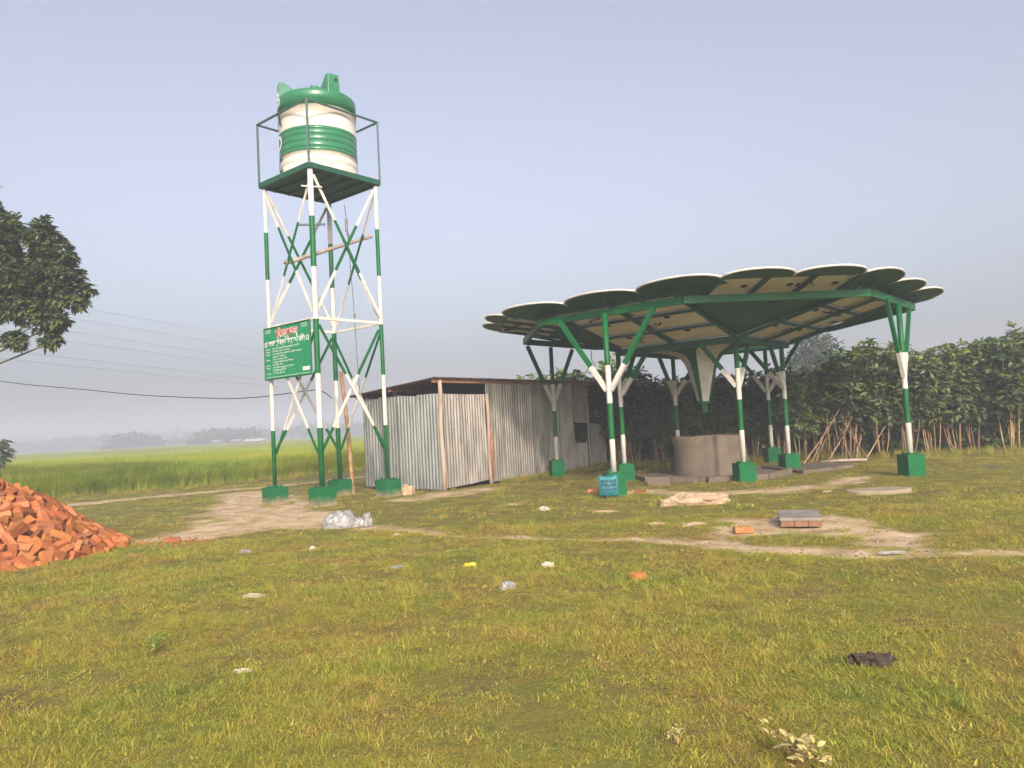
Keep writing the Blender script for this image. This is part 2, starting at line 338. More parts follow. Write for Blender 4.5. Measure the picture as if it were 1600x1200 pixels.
# platform
PH = 1.09; pc = [tcorner(k, PH) for k in range(4)]
pl = MB().hexa([(p.x, p.y, 8.15) for p in pc] + [(p.x, p.y, 8.20) for p in pc]).build('platform', SHADE_GREEN, tw)
for k in range(4):
    a, b = tcorner(k, PH), tcorner(k + 1, PH)
    MB().bar((a.x, a.y, 8.16), (b.x, b.y, 8.16), .05, .13).build('edge_beam', SHADE_GREEN, pl)
    MB().bar((a.x, a.y, 8.17), (a.x, a.y, 9.79), .045, .045).build('rail_post', RGREEN, tw)
    MB().bar((a.x, a.y, 9.77), (b.x, b.y, 9.77), .042, .042).build('guard_rail', RGREEN, tw)
for t in (.2, .4, .6, .8):
    a = tcorner(0, PH).lerp(tcorner(1, PH), t); b = tcorner(3, PH).lerp(tcorner(2, PH), t)
    MB().bar((a.x, a.y, 8.115), (b.x, b.y, 8.115), .05, .08).build('joist', SHADE_GREEN, pl)

# ---------------------------------------------------------------- water tank
tk = root('water_tank', (TW.x, TW.y, 8.135), 'round green and white plastic water tank with ribbed bands on the tower platform', 'water tank')
TR = .985
prof = [(0, 8.14, 1), (TR - .05, 8.14, 1), (TR - .01, 8.17, 1), (TR, 8.22, 1)]
def groove(z, m): return [(TR, z - .016, m), (TR - .011, z - .004, m), (TR - .011, z + .004, m), (TR, z + .016, m)]
prof += groove(8.38, 1) + groove(8.56, 1) + [(TR, 8.66, 1), (TR + .004, 8.66, 0)] + groove(8.74, 0) + groove(8.90, 0) + groove(9.06, 0) + groove(9.2, 0)
prof += [(TR + .004, 9.28, 0), (TR, 9.28, 1)] + groove(9.62, 1) + [(TR, 9.83, 1), (TR + .012, 9.83, 0), (TR + .012, 10.15, 0), (TR, 10.21, 0), (TR - .05, 10.25, 0), (TR - .2, 10.31, 0),
         (.7, 10.36, 0), (.5, 10.41, 0), (.36, 10.44, 0), (.34, 10.46, 0), (.34, 10.53, 0), (.30, 10.56, 0), (0, 10.58, 0)]
NS = 72; V = []; F = []; mi = []
for r_, z_, m_ in prof:
    for k in range(NS): a = 2 * math.pi * k / NS; V.append((TW.x + max(r_, .001) * math.cos(a), TW.y + max(r_, .001) * math.sin(a), z_))
for i in range(len(prof) - 1):
    for k in range(NS): F.append((i * NS + k, i * NS + (k + 1) % NS, (i + 1) * NS + (k + 1) % NS, (i + 1) * NS + k)); mi.append(prof[i + 1][2])
mkobj('shell', V, F, [TGREEN, TWHITE], mi, tk, smooth=True)
def lug(ang, wd, z1, r0, r1, hole=False):
    R = Matrix.Rotation(ang, 3, 'Z'); c = Vector((TW.x, TW.y, 0))
    P = [(r1, -wd / 2, 10.12), (r1, wd / 2, 10.12), (r0, wd / 2, 10.3), (r0, -wd / 2, 10.3), (r1 - .02, -wd / 2 + .02, z1), (r1 - .02, wd / 2 - .02, z1), (r1 - .16, wd / 2 - .02, z1 - .01), (r1 - .16, -wd / 2 + .02, z1 - .01)]
    o = MB().hexa([c + R @ Vector(p) for p in P]).build('lifting_lug', TGREEN, tk, bevel=.015)
    if hole:
        q = c + R @ Vector((r1 - .008, .06, z1 - .14)); d = R @ Vector((1, 0, 0)); MB().tube([q, q + d * .012], .04, 12).build('lug_hole', BLACK, o)
lug(rad(-50), .34, 10.66, .45, .985, True); lug(rad(-155), .34, 10.62, .35, .985); lug(rad(70), .34, 10.62, .45, .985)
MB().tube([(TW.x - .05, TW.y, 10.56), (TW.x - .05, TW.y, 10.70)], [.12, .10], 12).build('lid_knob', TGREEN, tk)
a0 = rad(-58); ring = [(TW.x + (TR + .006) * math.cos(a0 + .13 * math.cos(t)), TW.y + (TR + .006) * math.sin(a0 + .13 * math.cos(t)), 8.46 + .13 * math.sin(t)) for t in np.linspace(0, 2 * math.pi, 25)]
MB().tube(ring, .012, 6).build('outlet_boss', TWHITE, tk)

def text_mesh(s, size, bold=0.0):
    cu = bpy.data.curves.new('text', 'FONT'); cu.body = s; cu.size = size; cu.align_x = 'LEFT'; cu.offset = bold; cu.resolution_u = 3
    o = bpy.data.objects.new('text', cu); COL.objects.link(o); dg = bpy.context.evaluated_depsgraph_get(); dg.update()
    me = bpy.data.meshes.new_from_object(o.evaluated_get(dg)); bpy.data.objects.remove(o)
    V = np.zeros(len(me.vertices) * 3); me.vertices.foreach_get('co', V); V = V.reshape(-1, 3); F = [tuple(p.vertices) for p in me.polygons]
    bpy.data.meshes.remove(me); return V, F
for ch, z_, m_ in (('B', 9.98, SIGNW), ('A', 9.42, GREEN), ('D', 8.85, SIGNW), ('C', 8.26, GREEN)):
    V, F = text_mesh(ch, .52, .012); x = V[:, 0] - V[:, 0].mean(); h = V[:, 1].max() - V[:, 1].min(); a = rad(-147) + x * .85 / TR
    W = np.stack([TW.x + (TR + .016) * np.cos(a), TW.y + (TR + .016) * np.sin(a), z_ + V[:, 1]], 1)
    mkobj('letter', W, F, m_, None, tk)

tk.location.z += .07
# ---------------------------------------------------------------- sign board on the tower
cL, cN = tcorner(3), tcorner(0); du = (cN - cL).normalized(); nv = Vector((du.y, -du.x))
sg = root('sign_board', (cL.x, cL.y, 3.1), 'green project notice board with red and white lettering fixed to the tower legs', 'sign')
A0 = cL - du * .05 + nv * .11; B0 = cN - du * .07 + nv * .11; SWID = (B0 - A0).length; Z0, Z1 = 3.13, 4.42
def sp(u, v, out=0.0): p = A0 + du * u + nv * out; return Vector((p.x, p.y, Z0 + v))
MB().hexa([sp(0, 0, .02), sp(SWID, 0, .02), sp(SWID, 0, 0), sp(0, 0, 0), sp(0, Z1 - Z0, .02), sp(SWID, Z1 - Z0, .02), sp(SWID, Z1 - Z0, 0), sp(0, Z1 - Z0, 0)]).build('board', SIGNG, sg)
HB = Z1 - Z0
for (u0, v0, u1, v1) in ((0, 0, SWID, 0), (0, HB, SWID, HB), (0, 0, 0, HB), (SWID, 0, SWID, HB)):
    MB().bar(sp(u0, v0, .012), sp(u1, v1, .012), .035, .035).build('board_frame', GREEN, sg)
MB().bar(sp(.03, .045, .0222), sp(SWID - .03, .045, .0222), .002, .008, upv=(0, 0, 1)).build('printed_line', SIGNW, sg)
def stext(s, u, v, size, m, out=.0235, bold=0.0, width=None):
    V, F = text_mesh(s, size, bold); x0 = V[:, 0].min(); k = 1.0
    if width: k = width / (V[:, 0].max() - x0)
    W = [sp(u + (p[0] - x0) * k, v + p[1], out) for p in V]; o = mkobj('lettering', W, F, m, None, sg); o['kind'] = 'stuff'; return o
T1 = 'কৃিষ মন্ত্রণালয়'
stext(T1, .52, 1.03, .25, SIGNW, .0225, .014, .98); stext(T1, .53, 1.035, .245, SIGNR, .0245, .004, .96)
stext('বাংলােদশ কৃিষ উন্নয়ন কেপর্াের\u09b6ন (িবএিডিস)', .17, .84, .165, SIGNW, .0235, .004, SWID - .38)
for u in (.085, SWID - .10):
    pts = [sp(u + .062 * math.cos(t), .885 + .062 * math.sin(t), .0235) for t in np.linspace(0, 2 * math.pi, 20, endpoint=False)]
    mkobj('emblem', pts, [tuple(range(20))], SIGNW, None, sg)
    pts = [sp(u + .04 * math.cos(t), .885 + .04 * math.sin(t), .0245) for t in np.linspace(0, 2 * math.pi, 16, endpoint=False)]
    mkobj('emblem_core', pts, [tuple(range(16))], SIGNR if u < .5 else SIGNG, None, sg)
rows = [('প্রকেল্পর নাম', 'মুিজবনগর সমিন্বত কৃিষ উন্নয়ন প্রকল্প, িবএিডিস'), ('িস্কেমর নাম', 'েসৗরশিক্ত চািলত েসচ িস্কম'), ('উপেজলা', 'সদর উপেজলা, বাংলােদশ কৃিষ উন্নয়ন'), ('', 'কেপর্ােরশন েসচ িবভাগ'), ('পাম্প', 'েসৗর েসচ পাম্প ও পািন'),
        ('', 'সংরক্ষণ ট্যাংক এবং িবতরণ'), ('বাস্তবায়ন', 'িবএিডিস েসচ'), ('িনমর্াণ', 'েসচ অিফস, ক্ষুদ্র েসচ িবভাগ'), ('', 'িনবর্াহী প্রেকৗশলী'), ('সময়', 'অথর্ বছর')]
wd = [1.28, .84, 1.36, .62, .7, .98, .48, 1.0, .62, .56]
for i, (a, b) in enumerate(rows):
    v = .735 - i * .068
    if a: stext(a, .07, v, .052, SIGNW, width=.19)
    stext(b, .36, v, .052, SIGNW, width=min(wd[i], SWID - .42) * .92)
for u, v, s in ((.05, 1.22, 'েসচ প্রকল্প'), (.05, 1.16, 'তত্ত্বাবধান'), (SWID - .36, 1.22, 'বাস্তবায়ন কারী'), (SWID - .36, 1.16, 'সংস্থা িবএিডিস')): stext(s, u, v, .05, SIGNW, width=.26)
lb = MB().bar(sp(SWID - .34, .155, .0232), sp(SWID - .06, .155, .0232), .002, .085, upv=(0, 0, 1)).build('label_plate', SIGNW, sg)
stext('িবএিডিস', SWID - .32, .135, .055, SIGNR, .0252, width=.24)

# bamboo lashed to the tower, pulley rope and the leaning pole
def bamboo(p, q, r, n=9, bend=0.0):
    p = Vector(p); q = Vector(q); pts = []; rs = []; N = n
    for i in range(N):
        t = i / (N - 1); o = Vector((bend * math.sin(t * 3.1), 0, 0))
        for dt, k in ((-.004, 1.0), (0, 1.16), (.004, 1.0)):
            tt = min(max(t + dt, 0), 1); pts.append(p.lerp(q, tt) + o + Vector((0, 0, dt * .01))); rs.append(r * k * (1 - .15 * t))
    return pts, rs
pts, rs = bamboo((-5.50, 18.95, 6.0), (-3.60, 20.45, 6.95), .055, 8); ob = MB().tube(pts, rs, 9).build('bamboo_pole', BAMGREY, None, True, origin=Vector((-5.5, 18.95, 6.0)))
tag(ob, 'grey bamboo pole tied slantwise across the upper tower', 'pole')
pts, rs = bamboo((-4.56, 21.35, 0.0), (-4.74, 21.25, 3.4), .06, 12, .03); ob = MB().tube(pts, rs, 9).build('bamboo_pole', BAMBOO, None, True, origin=Vector((-4.56, 21.3, 0)))
tag(ob, 'upright yellow bamboo pole beside the shed behind the tower', 'pole')
rp = [(-4.17, 19.95, 7.7), (-4.12, 19.95, 6.9), (-4.10, 19.95, 6.4), (-4.05, 19.96, 5.2), (-4.02, 19.97, 4.0), (-3.98, 19.98, 2.6)]
rr_ = root('pulley_rope', (-4.1, 19.95, 2.6), 'thin dark rope with a pulley hanging inside the tower', 'rope')
MB().tube(rp, .009, 6).build('rope', ROPE, rr_)
MB().box((-4.14, 19.95, 7.15), (.07, .05, .35), .3).build('pulley', STEEL, rr_, bevel=.01)
MB().tube([(-4.10, 19.9, 6.42), (-4.18, 19.93, 6.6), (-4.08, 19.98, 6.78), (-4.12, 19.93, 6.95)], .03, 6).build('rope_coil', ROPE, rr_, True)
MB().box((-4.03, 19.965, 4.75), (.05, .05, .09), .1).build('hook', STEEL, rr_, bevel=.01)

# ---------------------------------------------------------------- solar canopy
CX, CY, CR = 5.2215, 20.98, 0.1236
cc, cs = math.cos(CR), math.sin(CR)
def L(a, b, z=0.0): return Vector((CX + cc * a - cs * b, CY + cs * a + cc * b, z))
Z1C, SCAR = 3.52, 0.353; SDIA = .25; RI = 2.333; AC, HC = 5.56, 1.5
ca = root('solar_canopy', (CX, CY, 0), 'open green and white canopy of solar panels with scalloped petal rim on branching columns', 'canopy')
RD = (AC + HC) / 2 ** .5
rc, rs0 = math.cos(.085), math.sin(.085)
def Lr(a, b, z=0.0): a = a + .13; return Vector((CX + rc * a - rs0 * b, CY + rs0 * a + rc * b, z))       # the roof sits a touch askew on its columns
def zc(r):                # the outer panel row lies flatter than the inner facets
    b = AC - 1.5
    return Z1C + SCAR * (min(r, b) - RI) + .16 * max(0, r - b)
def zd(rd): return Z1C + SDIA * (rd - RI / 2 ** .5)
def Lk(k, r, t, z):        # cardinal frame k (0 = right,1=back,2=left,3=near), outward r, sideways t
    a = k * math.pi / 2; return Lr(r * math.cos(a) - t * math.sin(a), r * math.sin(a) + t * math.cos(a), z)
def Ld(k, r, t, z):
    a = k * math.pi / 2 + math.pi / 4; return Lr(r * math.cos(a) - t * math.sin(a), r * math.sin(a) + t * math.cos(a), z)
# columns
OB = [1.234, 2.034, 2.879]; IB = [1.2555, 2.0, 2.76]
for ring_, angs in (('o', (-135, -45, 45, 135)), ('i', (-90, 0, 90, 180))):
    for an in angs:
        a = rad(an); RRc = 5.0 if ring_ == 'o' else RI; x, y = RRc * math.cos(a), RRc * math.sin(a); p = L(x, y); g = gz1(p.x, p.y)
        zs = OB if ring_ == 'o' else IB; top = 4.05 if ring_ == 'o' else 3.50
        bh = .52 if ring_ == 'o' else .48; bt = .505 if ring_ == 'o' else .47
        if an == -45: bt = .52
        # pattern from the foot: white, green, white, green
        col = banded_tube((p.x, p.y, bt - .02), (p.x, p.y, top), .064 if ring_ == 'o' else .062, zs, 1, 14).build('column', PG, ca)
        for q_ in col.data.polygons: q_.use_smooth = len(q_.vertices) == 4
        MB().box((p.x, p.y, (bt + g) / 2 - .06), (.43, .43, bt - g + .1), CR + rnd.uniform(-.04, .04)).build('base_block', BLOCKG, col, bevel=.015)
        MB().box((p.x, p.y, bt + .005), (.27, .27, .025), CR).build('base_plate', GREEN, col)
        for sx in (-1, 1):
            for sy in (-1, 1):
                b_ = L(x + sx * .1, y + sy * .1); MB().tube([(b_.x, b_.y, bt + .015), (b_.x, b_.y, bt + .07)], .014, 6).build('anchor_bolt', GREEN, col)
        for s_ in (-1, 1):
            if ring_ == 'o': dx, dy, ln = -math.sin(a) * s_, math.cos(a) * s_, 1.22
            else:
                aa = a + math.pi - s_ * math.pi / 4; dx, dy, ln = math.cos(aa), math.sin(aa), .92
            e = L(x + dx * ln, y + dy * ln, top - .03); s0 = L(x + dx * .05, y + dy * .05, 2.32)
            banded_bar(s0, e, .085, .10, [zs[2]], 1, upv=(0, 0, 1)).build('arm', PG, col)
# ring beam
VB = []
for k in range(4): VB += [Ld(k, 4.82, -1.9, 4.11), Ld(k, 4.82, 1.9, 4.11)]
for i in range(8):
    MB().bar(VB[i], VB[(i + 1) % 8], .11, .16).build('ring_beam', GREEN, ca)
IBV = [Lk(k, RI, 0, 3.46) for k in range(4)]
for i in range(4): MB().bar(IBV[i], IBV[(i + 1) % 4], .11, .13).build('ring_beam', SHADE_GREEN, ca)
# solar panels, one mesh for each size, placed by matrix
def panel_meshes():
    w_, h_ = 1.64, .985
    a = MB().box((0, 0, .018), (w_ - .01, h_ - .01, .012), mi=[0, 1, 0, 0, 0, 0]); b = MB()
    for (p, q) in (((-w_ / 2, -h_ / 2 + .018, .016), (w_ / 2, -h_ / 2 + .018, .016)), ((-w_ / 2, h_ / 2 - .018, .016), (w_ / 2, h_ / 2 - .018, .016)), ((-w_ / 2 + .018, -h_ / 2 + .036, .016), (-w_ / 2 + .018, h_ / 2 - .036, .016)), ((w_ / 2 - .018, -h_ / 2 + .036, .016), (w_ / 2 - .018, h_ / 2 - .036, .016))): b.bar(p, q, .036, .04)
    j = MB().box((.12, .22, .004), (.13, .11, .03))
    return a, b, j
pa, pb_, pj = panel_meshes(); PAN = []
first = None
def place_panel(orig, ux, uy, sx=1.0):
    global first
    n_ = ux.cross(uy); Mx = Matrix((ux, uy, n_)).transposed().to_4x4(); Mx.translation = orig - Vector((CX, CY, 0))
    if first is None:
        p = pa.build('panel', [BACK, GLASS], None); f_ = pb_.build('panel_frame', ALU, None); j_ = pj.build('junction_box', BLACK, None)
        first = (p.data, f_.data, j_.data)
        obs = (p, f_, j_)
    else:
        obs = tuple(bpy.data.objects.new(nm, me) for nm, me in zip(('panel', 'panel_frame', 'junction_box'), first))
        for o in obs: COL.objects.link(o)
    obs[0].parent = ca; obs[0].matrix_local = Mx @ Matrix.Diagonal((sx, 1, 1, 1))
    for o in obs[1:]: o.parent = obs[0]; o.location = (0, 0, 0)
for k in range(4):
    for i in (-1, 0, 1):
        o = Lk(k, AC - .75, i * 1.0, zc(AC - .75) + .06); ux = (Lk(k, 5.4, 0, zc(5.4)) - Lk(k, 4.4, 0, zc(4.4))).normalized(); uy = (Lk(k, 4, 1, 0) - Lk(k, 4, 0, 0)).normalized()
        place_panel(o, ux, uy, .89)
    for i in range(3):
        r_ = 1.65 + .5 + i * 1.0
        for s_ in (-1, 1):
            o = Ld(k, r_, s_ * .83, zd(r_) + .06); uy = (Ld(k, 3, 0, zd(3)) - Ld(k, 2, 0, zd(2))).normalized(); ux = (Ld(k, 2, 0, 0) - Ld(k, 2, 1, 0)).normalized()
            place_panel(o, ux, uy)
    # purlins and rafters under the panel joints
    for t in (-1.5, -.5, .5, 1.5): MB().bar(Lk(k, AC - .02, t, zc(AC) + .02), Lk(k, AC - 1.51, t, zc(AC - 1.51) + .02), .085, .06).build('rafter', SHADE_GREEN, ca)
    for r_ in (1.66, 2.65, 3.65, 4.65): MB().bar(Ld(k, r_, -1.65, zd(r_) + .015), Ld(k, r_, 1.65, zd(r_) + .015), .085, .06).build('purlin', SHADE_GREEN, ca)
    for t in (-1.66, 0, 1.66): MB().bar(Ld(k, 1.65, t, zd(1.65) - .02), Ld(k, RD - .03, t, zd(RD) - .02), .09, .07).build('rafter', SHADE_GREEN, ca)
    # green sheets that close the gaps
    def sheet(P, nm='infill_sheet'):
        n_ = len(P); V = [Vector(p) for p in P] + [Vector(p) + Vector((0, 0, .012)) for p in P]
        F = [tuple(reversed(range(n_))), tuple(range(n_, 2 * n_))] + [(i, (i + 1) % n_, n_ + (i + 1) % n_, n_ + i) for i in range(n_)]
        mkobj(nm, V, F, SHADE_GREEN, None, ca)
    sheet([Lk(k, RI, 0, zc(RI) + .055), Lk(k, AC - 1.47, AC - 1.47 - RI + .09, zc(AC - 1.47) + .055), Lk(k, AC - 1.47, -(AC - 1.47 - RI + .09), zc(AC - 1.47) + .055)])
    sheet([Ld(k, 4.66, -1.7, zd(4.66) + .05), Ld(k, 4.66, 1.7, zd(4.66) + .05), Ld(k, RD, 1.7, zd(RD) + .05), Ld(k, RD, -1.7, zd(RD) + .05)])
    for s_ in (-1, 1):
        kk = k if s_ < 0 else k + 1          # cardinal facet on that side
        B = Lk(kk, AC, 1.5 * (1 if s_ < 0 else -1), zc(AC) + .05); A = Lk(kk, AC - 1.50, 1.5 * (1 if s_ < 0 else -1), zc(AC - 1.50) + .05)
        C1 = Ld(k, 4.66, 1.7 * s_, zd(4.66) + .05); C2 = Ld(k, RD, 1.7 * s_, zd(RD) + .05); D_ = Lk(kk, AC - 1.45, (AC - 1.45 - RI + .06) * (1 if s_ < 0 else -1), zc(AC - 1.45) + .05); P = [A, B, C2, C1, D_]
        sheet(P if s_ < 0 else P[::-1])
# petals round the rim
def petal(A, B, n_, d, slope, inner):
    A = Vector(A); B = Vector(B); N = 18; arc = []
    for i in range(N + 1):
        t = math.pi * i / N; u = .5 - .5 * math.cos(t) ; s_ = math.sin(t) ** .85
        p = A.lerp(B, u * 1.0) + n_ * d * s_; p.z += slope * d * s_; arc.append(p)
    ib = [B - n_ * inner - Vector((0, 0, slope * inner)), A - n_ * inner - Vector((0, 0, slope * inner))]
    loop = arc + ib; M_ = len(loop); th = Vector((0, 0, .032))
    V = loop + [p + th for p in loop]
    F = [tuple(reversed(range(M_))), tuple(range(M_, 2 * M_))] + [(i, (i + 1) % M_, M_ + (i + 1) % M_, M_ + i) for i in range(M_)]
    o = mkobj('petal', V, F, [SHADE_GREEN, WHITE], [0, 1] + [1] * M_, ca)
    MB().tube([p + th * .5 for p in arc], .025, 6).build('petal_rim', WHITE, o, True)
for k in range(4):
    n_ = (Lk(k, 1, 0, 0) - Lk(k, 0, 0, 0)).normalized()
    for a, b in ((-1.5, 0), (0, 1.5)): petal(Lk(k, AC, a, zc(AC) + .02), Lk(k, AC, b, zc(AC) + .02), n_, .47, .17, .06)
    n_ = (Ld(k, 1, 0, 0) - Ld(k, 0, 0, 0)).normalized(); hw = (AC - HC) / 2 ** .5; zz = zd(RD) + .0
    def zr(t): return zd(RD) + (zc(AC) - zd(RD)) * max(0, (abs(t) - 1.7) / (hw - 1.7)) + .02
    ts = [-hw, -hw / 3, hw / 3, hw]
    for a, b in zip(ts[:-1], ts[1:]): petal(Ld(k, RD, a, zr(a)), Ld(k, RD, b, zr(b)), n_, .50, .19, .34)
# rain funnel
FO = Lr(0, 0) - L(0, 0)
prof = [(2.03, .15, .085), (2.3, .20, .12), (2.6, .27, .165), (2.9, .335, .21), (3.1, .40, .25), (3.25, .50, .30), (3.36, .68, .36), (3.43, .98, .40), (3.47, 1.4, .36), (3.50, 2.15, .16)]
V = []; F = []; mi = []
for z_, r_, w_ in prof:
    for k in range(4): V += [p - FO for p in (Lk(k, r_, -w_, z_), Lk(k, r_, w_, z_))]
for i in range(len(prof) - 1):
    for k in range(8): F.append((i * 8 + k, i * 8 + (k + 1) % 8, i * 8 + 8 + (k + 1) % 8, i * 8 + 8 + k)); mi.append(0 if k % 2 == 0 else 1)
fn = mkobj('rain_funnel', V, F, [WHITE, GREEN], mi, ca, smooth=False)
c_ = L(0, 0); MB().tube([(c_.x, c_.y, 2.04), (c_.x, c_.y, 1.96), (c_.x, c_.y, 1.95), (c_.x, c_.y, 1.72)], [.19, .19, .085, .085], 14).build('spout', GREEN, fn)
# dangling panel cables
def cable(P, r=.012):
    pts = []; P = [Vector(p) for p in P]
    for i in range(len(P) - 1):
        p0, p1, p2, p3 = P[max(i - 1, 0)], P[i], P[i + 1], P[min(i + 2, len(P) - 1)]
        for j in range(5):
            t = j / 5; pts.append(.5 * ((2 * p1) + (p2 - p0) * t + (2 * p0 - 5 * p1 + 4 * p2 - p3) * t * t + (3 * p1 - p0 - 3 * p2 + p3) * t ** 3))
    pts.append(P[-1]); MB().tube(pts, r, 5).build('panel_cable', BLACK, ca, True)
def loopc(c0, s, seed):
    q = random.Random(seed); cable([c0 + Vector((q.uniform(-s, s), q.uniform(-s, s), q.uniform(-s * .8, 0))) for _ in range(7)])
for k, r_, t_, sd_ in ((3, 5.3, .35, 1), (3, 4.6, -.35, 2), (3, 4.2, .2, 12), (2, 5.2, .7, 3), (2, 5.35, -.2, 4), (1, 5.0, .4, 5)): loopc(Lk(k, r_, t_, zc(r_) + .0), .16, sd_)
for k, r_, t_, sd_ in ((2, 3.3, .4, 6), (2, 2.4, -.5, 7), (2, 4.2, -.8, 8), (3, 3.2, .5, 9), (3, 2.4, -.3, 10), (3, 3.6, -.6, 11), (1, 4.5, -1.2, 13), (1, 3.4, .3, 14), (0, 3.2, .3, 15)): loopc(Ld(k, r_, t_, zd(r_) + .0), .16, sd_)
b_ = Ld(1, 4.7, -1.4, 3.98); cable([b_, b_ + Vector((0, 0, -.35)), b_ + Vector((.1, 0, -.5)), b_ + Vector((-.15, .05, -.62)), b_ + Vector((-.25, .05, -.75))])

# ---------------------------------------------------------------- well and pad under the funnel
wl = root('concrete_well', (CX, CY, 0), 'round plastered concrete well ring standing under the canopy funnel', 'well')
NS = 48; V = []; F = []
pr = [(.90, -.05), (.90, .4), (.895, .8), (.90, 1.06), (.885, 1.10), (.80, 1.10), (.79, 1.06), (.79, .2)]
for r_, z_ in pr:
    for k in range(NS):
        a = 2 * math.pi * k / NS; V.append((CX + r_ * math.cos(a), CY + r_ * math.sin(a), z_ + (.012 * math.sin(3 * a) if z_ > 1 else 0)))
for i in range(len(pr) - 1):
    for k in range(NS): F.append((i * NS + k, i * NS + (k + 1) % NS, (i + 1) * NS + (k + 1) % NS, (i + 1) * NS + k))
mkobj('well_ring', V, F, CEMENT, None, wl, smooth=True)
F2 = [tuple(range(NS))]; mkobj('well_floor', [(CX + .8 * math.cos(2 * math.pi * k / NS), CY + .8 * math.sin(2 * math.pi * k / NS), .22) for k in range(NS)], F2, CEMENT, None, wl)
pd = root('concrete_pad', (CX, CY, 0), 'low brown cement pad with a raised kerb around the well', 'pad')
def prism(loop, z0, z1, nm, m, par, bev=.01):
    n_ = len(loop); V = [(p.x, p.y, z0) for p in loop] + [(p.x, p.y, z1) for p in loop]
    F = [tuple(reversed(range(n_))), tuple(range(n_, 2 * n_))] + [(i, (i + 1) % n_, n_ + (i + 1) % n_, n_ + i) for i in range(n_)]
    return mkobj(nm, V, F, m, None, par, bevel=bev)
oct_ = [L(2.0 * math.cos(rad(a)) , 2.0 * math.sin(rad(a))) for a in range(22, 382, 45)]
prism(oct_, -.05, .07, 'pad_slab', CEMENT, pd)
for i in range(8):
    a, b = oct_[i], oct_[(i + 1) % 8]; dn = ((a + b) / 2 - Vector((CX, CY, 0))).normalized() * .16
    if i in (2, ): continue
    prism([a, b, b + dn, a + dn][::-1] if False else [a + dn, b + dn, b, a], -.05, .135, 'kerb', CEMENT, pd)
prism([L(2.1, -1.2), L(4.1, -.2), L(4.3, 1.4), L(2.1, 1.4)], -.05, .085, 'side_slab', CEMENT, pd)
prism([L(-2.25, -1.7), L(-1.75, -1.95), L(-1.55, -1.6), L(-2.05, -1.35)], -.05, .20, 'kerb', CEMENT, pd)

# ---------------------------------------------------------------- corrugated shed
SN = Vector((-2.0, 20.8)); SU = Vector((.6, .8)); SV = Vector((-.8, .6)); LR, LL = 8.75, 3.03
sh = root('corrugated_shed', (SN.x, SN.y, 0), 'weathered corrugated tin shed with low tin roof standing behind the tower', 'shed')
def corr(p, q, zb0, zt0, zb1, zt1, nrm, m, par, nm='wall_sheet', lean=0.0, amp=.026, pitch=.118):
    p = Vector(p); q = Vector(q); ln = (q - p).length; n_ = max(4, int(ln / pitch * 6)); V = []; F = []
    for r_ in range(4):
        for i in range(n_ + 1):
            t = i / n_; s_ = amp * math.sin(2 * math.pi * t * ln / pitch); c = p.lerp(q, t); hgt = r_ / 3
            z_ = (zb0 + (zb1 - zb0) * t) * (1 - hgt) + (zt0 + (zt1 - zt0) * t) * hgt
            off = s_ + lean * hgt + .006 * math.sin(5 * hgt + 9 * t + p.x)
            V.append((c.x + nrm.x * off, c.y + nrm.y * off, z_))
    for r_ in range(3):
        for i in range(n_): F.append((r_ * (n_ + 1) + i, r_ * (n_ + 1) + i + 1, (r_ + 1) * (n_ + 1) + i + 1, (r_ + 1) * (n_ + 1) + i))
    return mkobj(nm, V, F, m, None, par, smooth=True)
nR = Vector((.8, -.6)); nL = Vector((-.6, -.8))
def at(u, v=0, out=Vector((0, 0))): return SN + SU * u + SV * v + out
# left wall, four sheets with lapped joints
x = 0.03
for i in range(4):
    w_ = LL / 4 + .05; a, b = at(0, x, nL * (.012 * (i % 2))), at(0, min(x + w_, LL), nL * (.012 * (i % 2))); x += LL / 4
    corr(b, a, .04 + .02 * i, 2.66 + rnd.uniform(-.02, .02), .02 + .02 * i, 2.62 + rnd.uniform(-.02, .02), nL, GI_SKYLIT, sh)
# door of two sheets set between two posts
dr = corr(at(.12, 0, nR * .03), at(1.08, 0, nR * .05), .05, 2.62, .08, 2.60, nR, GI, sh, 'door_sheet'); corr(at(1.02, 0, nR * .062), at(1.92, 0, nR * .05), .08, 2.60, .13, 2.61, nR, GI, sh, 'door_sheet')
# long wall, taller sheets
x = 1.98; i = 0
while x < 6.55:
    w_ = .76; e = min(x + w_ + .04, 6.6)
    corr(at(x, 0, nR * (.02 + .02 * (i % 2))), at(e, 0, nR * (.02 + .02 * (i % 2))), .05, 2.98 + rnd.uniform(-.03, .02), .05, 2.98 + rnd.uniform(-.03, .02), nR, GI, sh, lean=rnd.uniform(-.02, .03)); x += w_; i += 1
corr(at(6.72, 0, nR * .02), at(7.6, 0, nR * .02), 1.65, 2.95, 1.6, 2.93, nR, GI, sh); corr(at(6.72, 0, nR * .02), at(7.45, 0, nR * .02), .02, .95, .02, .93, nR, GI, sh); corr(at(7.75, 0, nR * .02), at(8.75, 0, nR * .02), .02, 1.6, .02, 1.5, nR, GI, sh)
# back walls
corr(at(0, LL), at(LR, LL), .02, 2.6, .02, 2.6, -nR, GI_SKYLIT, sh); corr(at(LR, LL), at(LR, 0), .02, 2.6, .02, 2.7, -nL, GI_SKYLIT, sh)
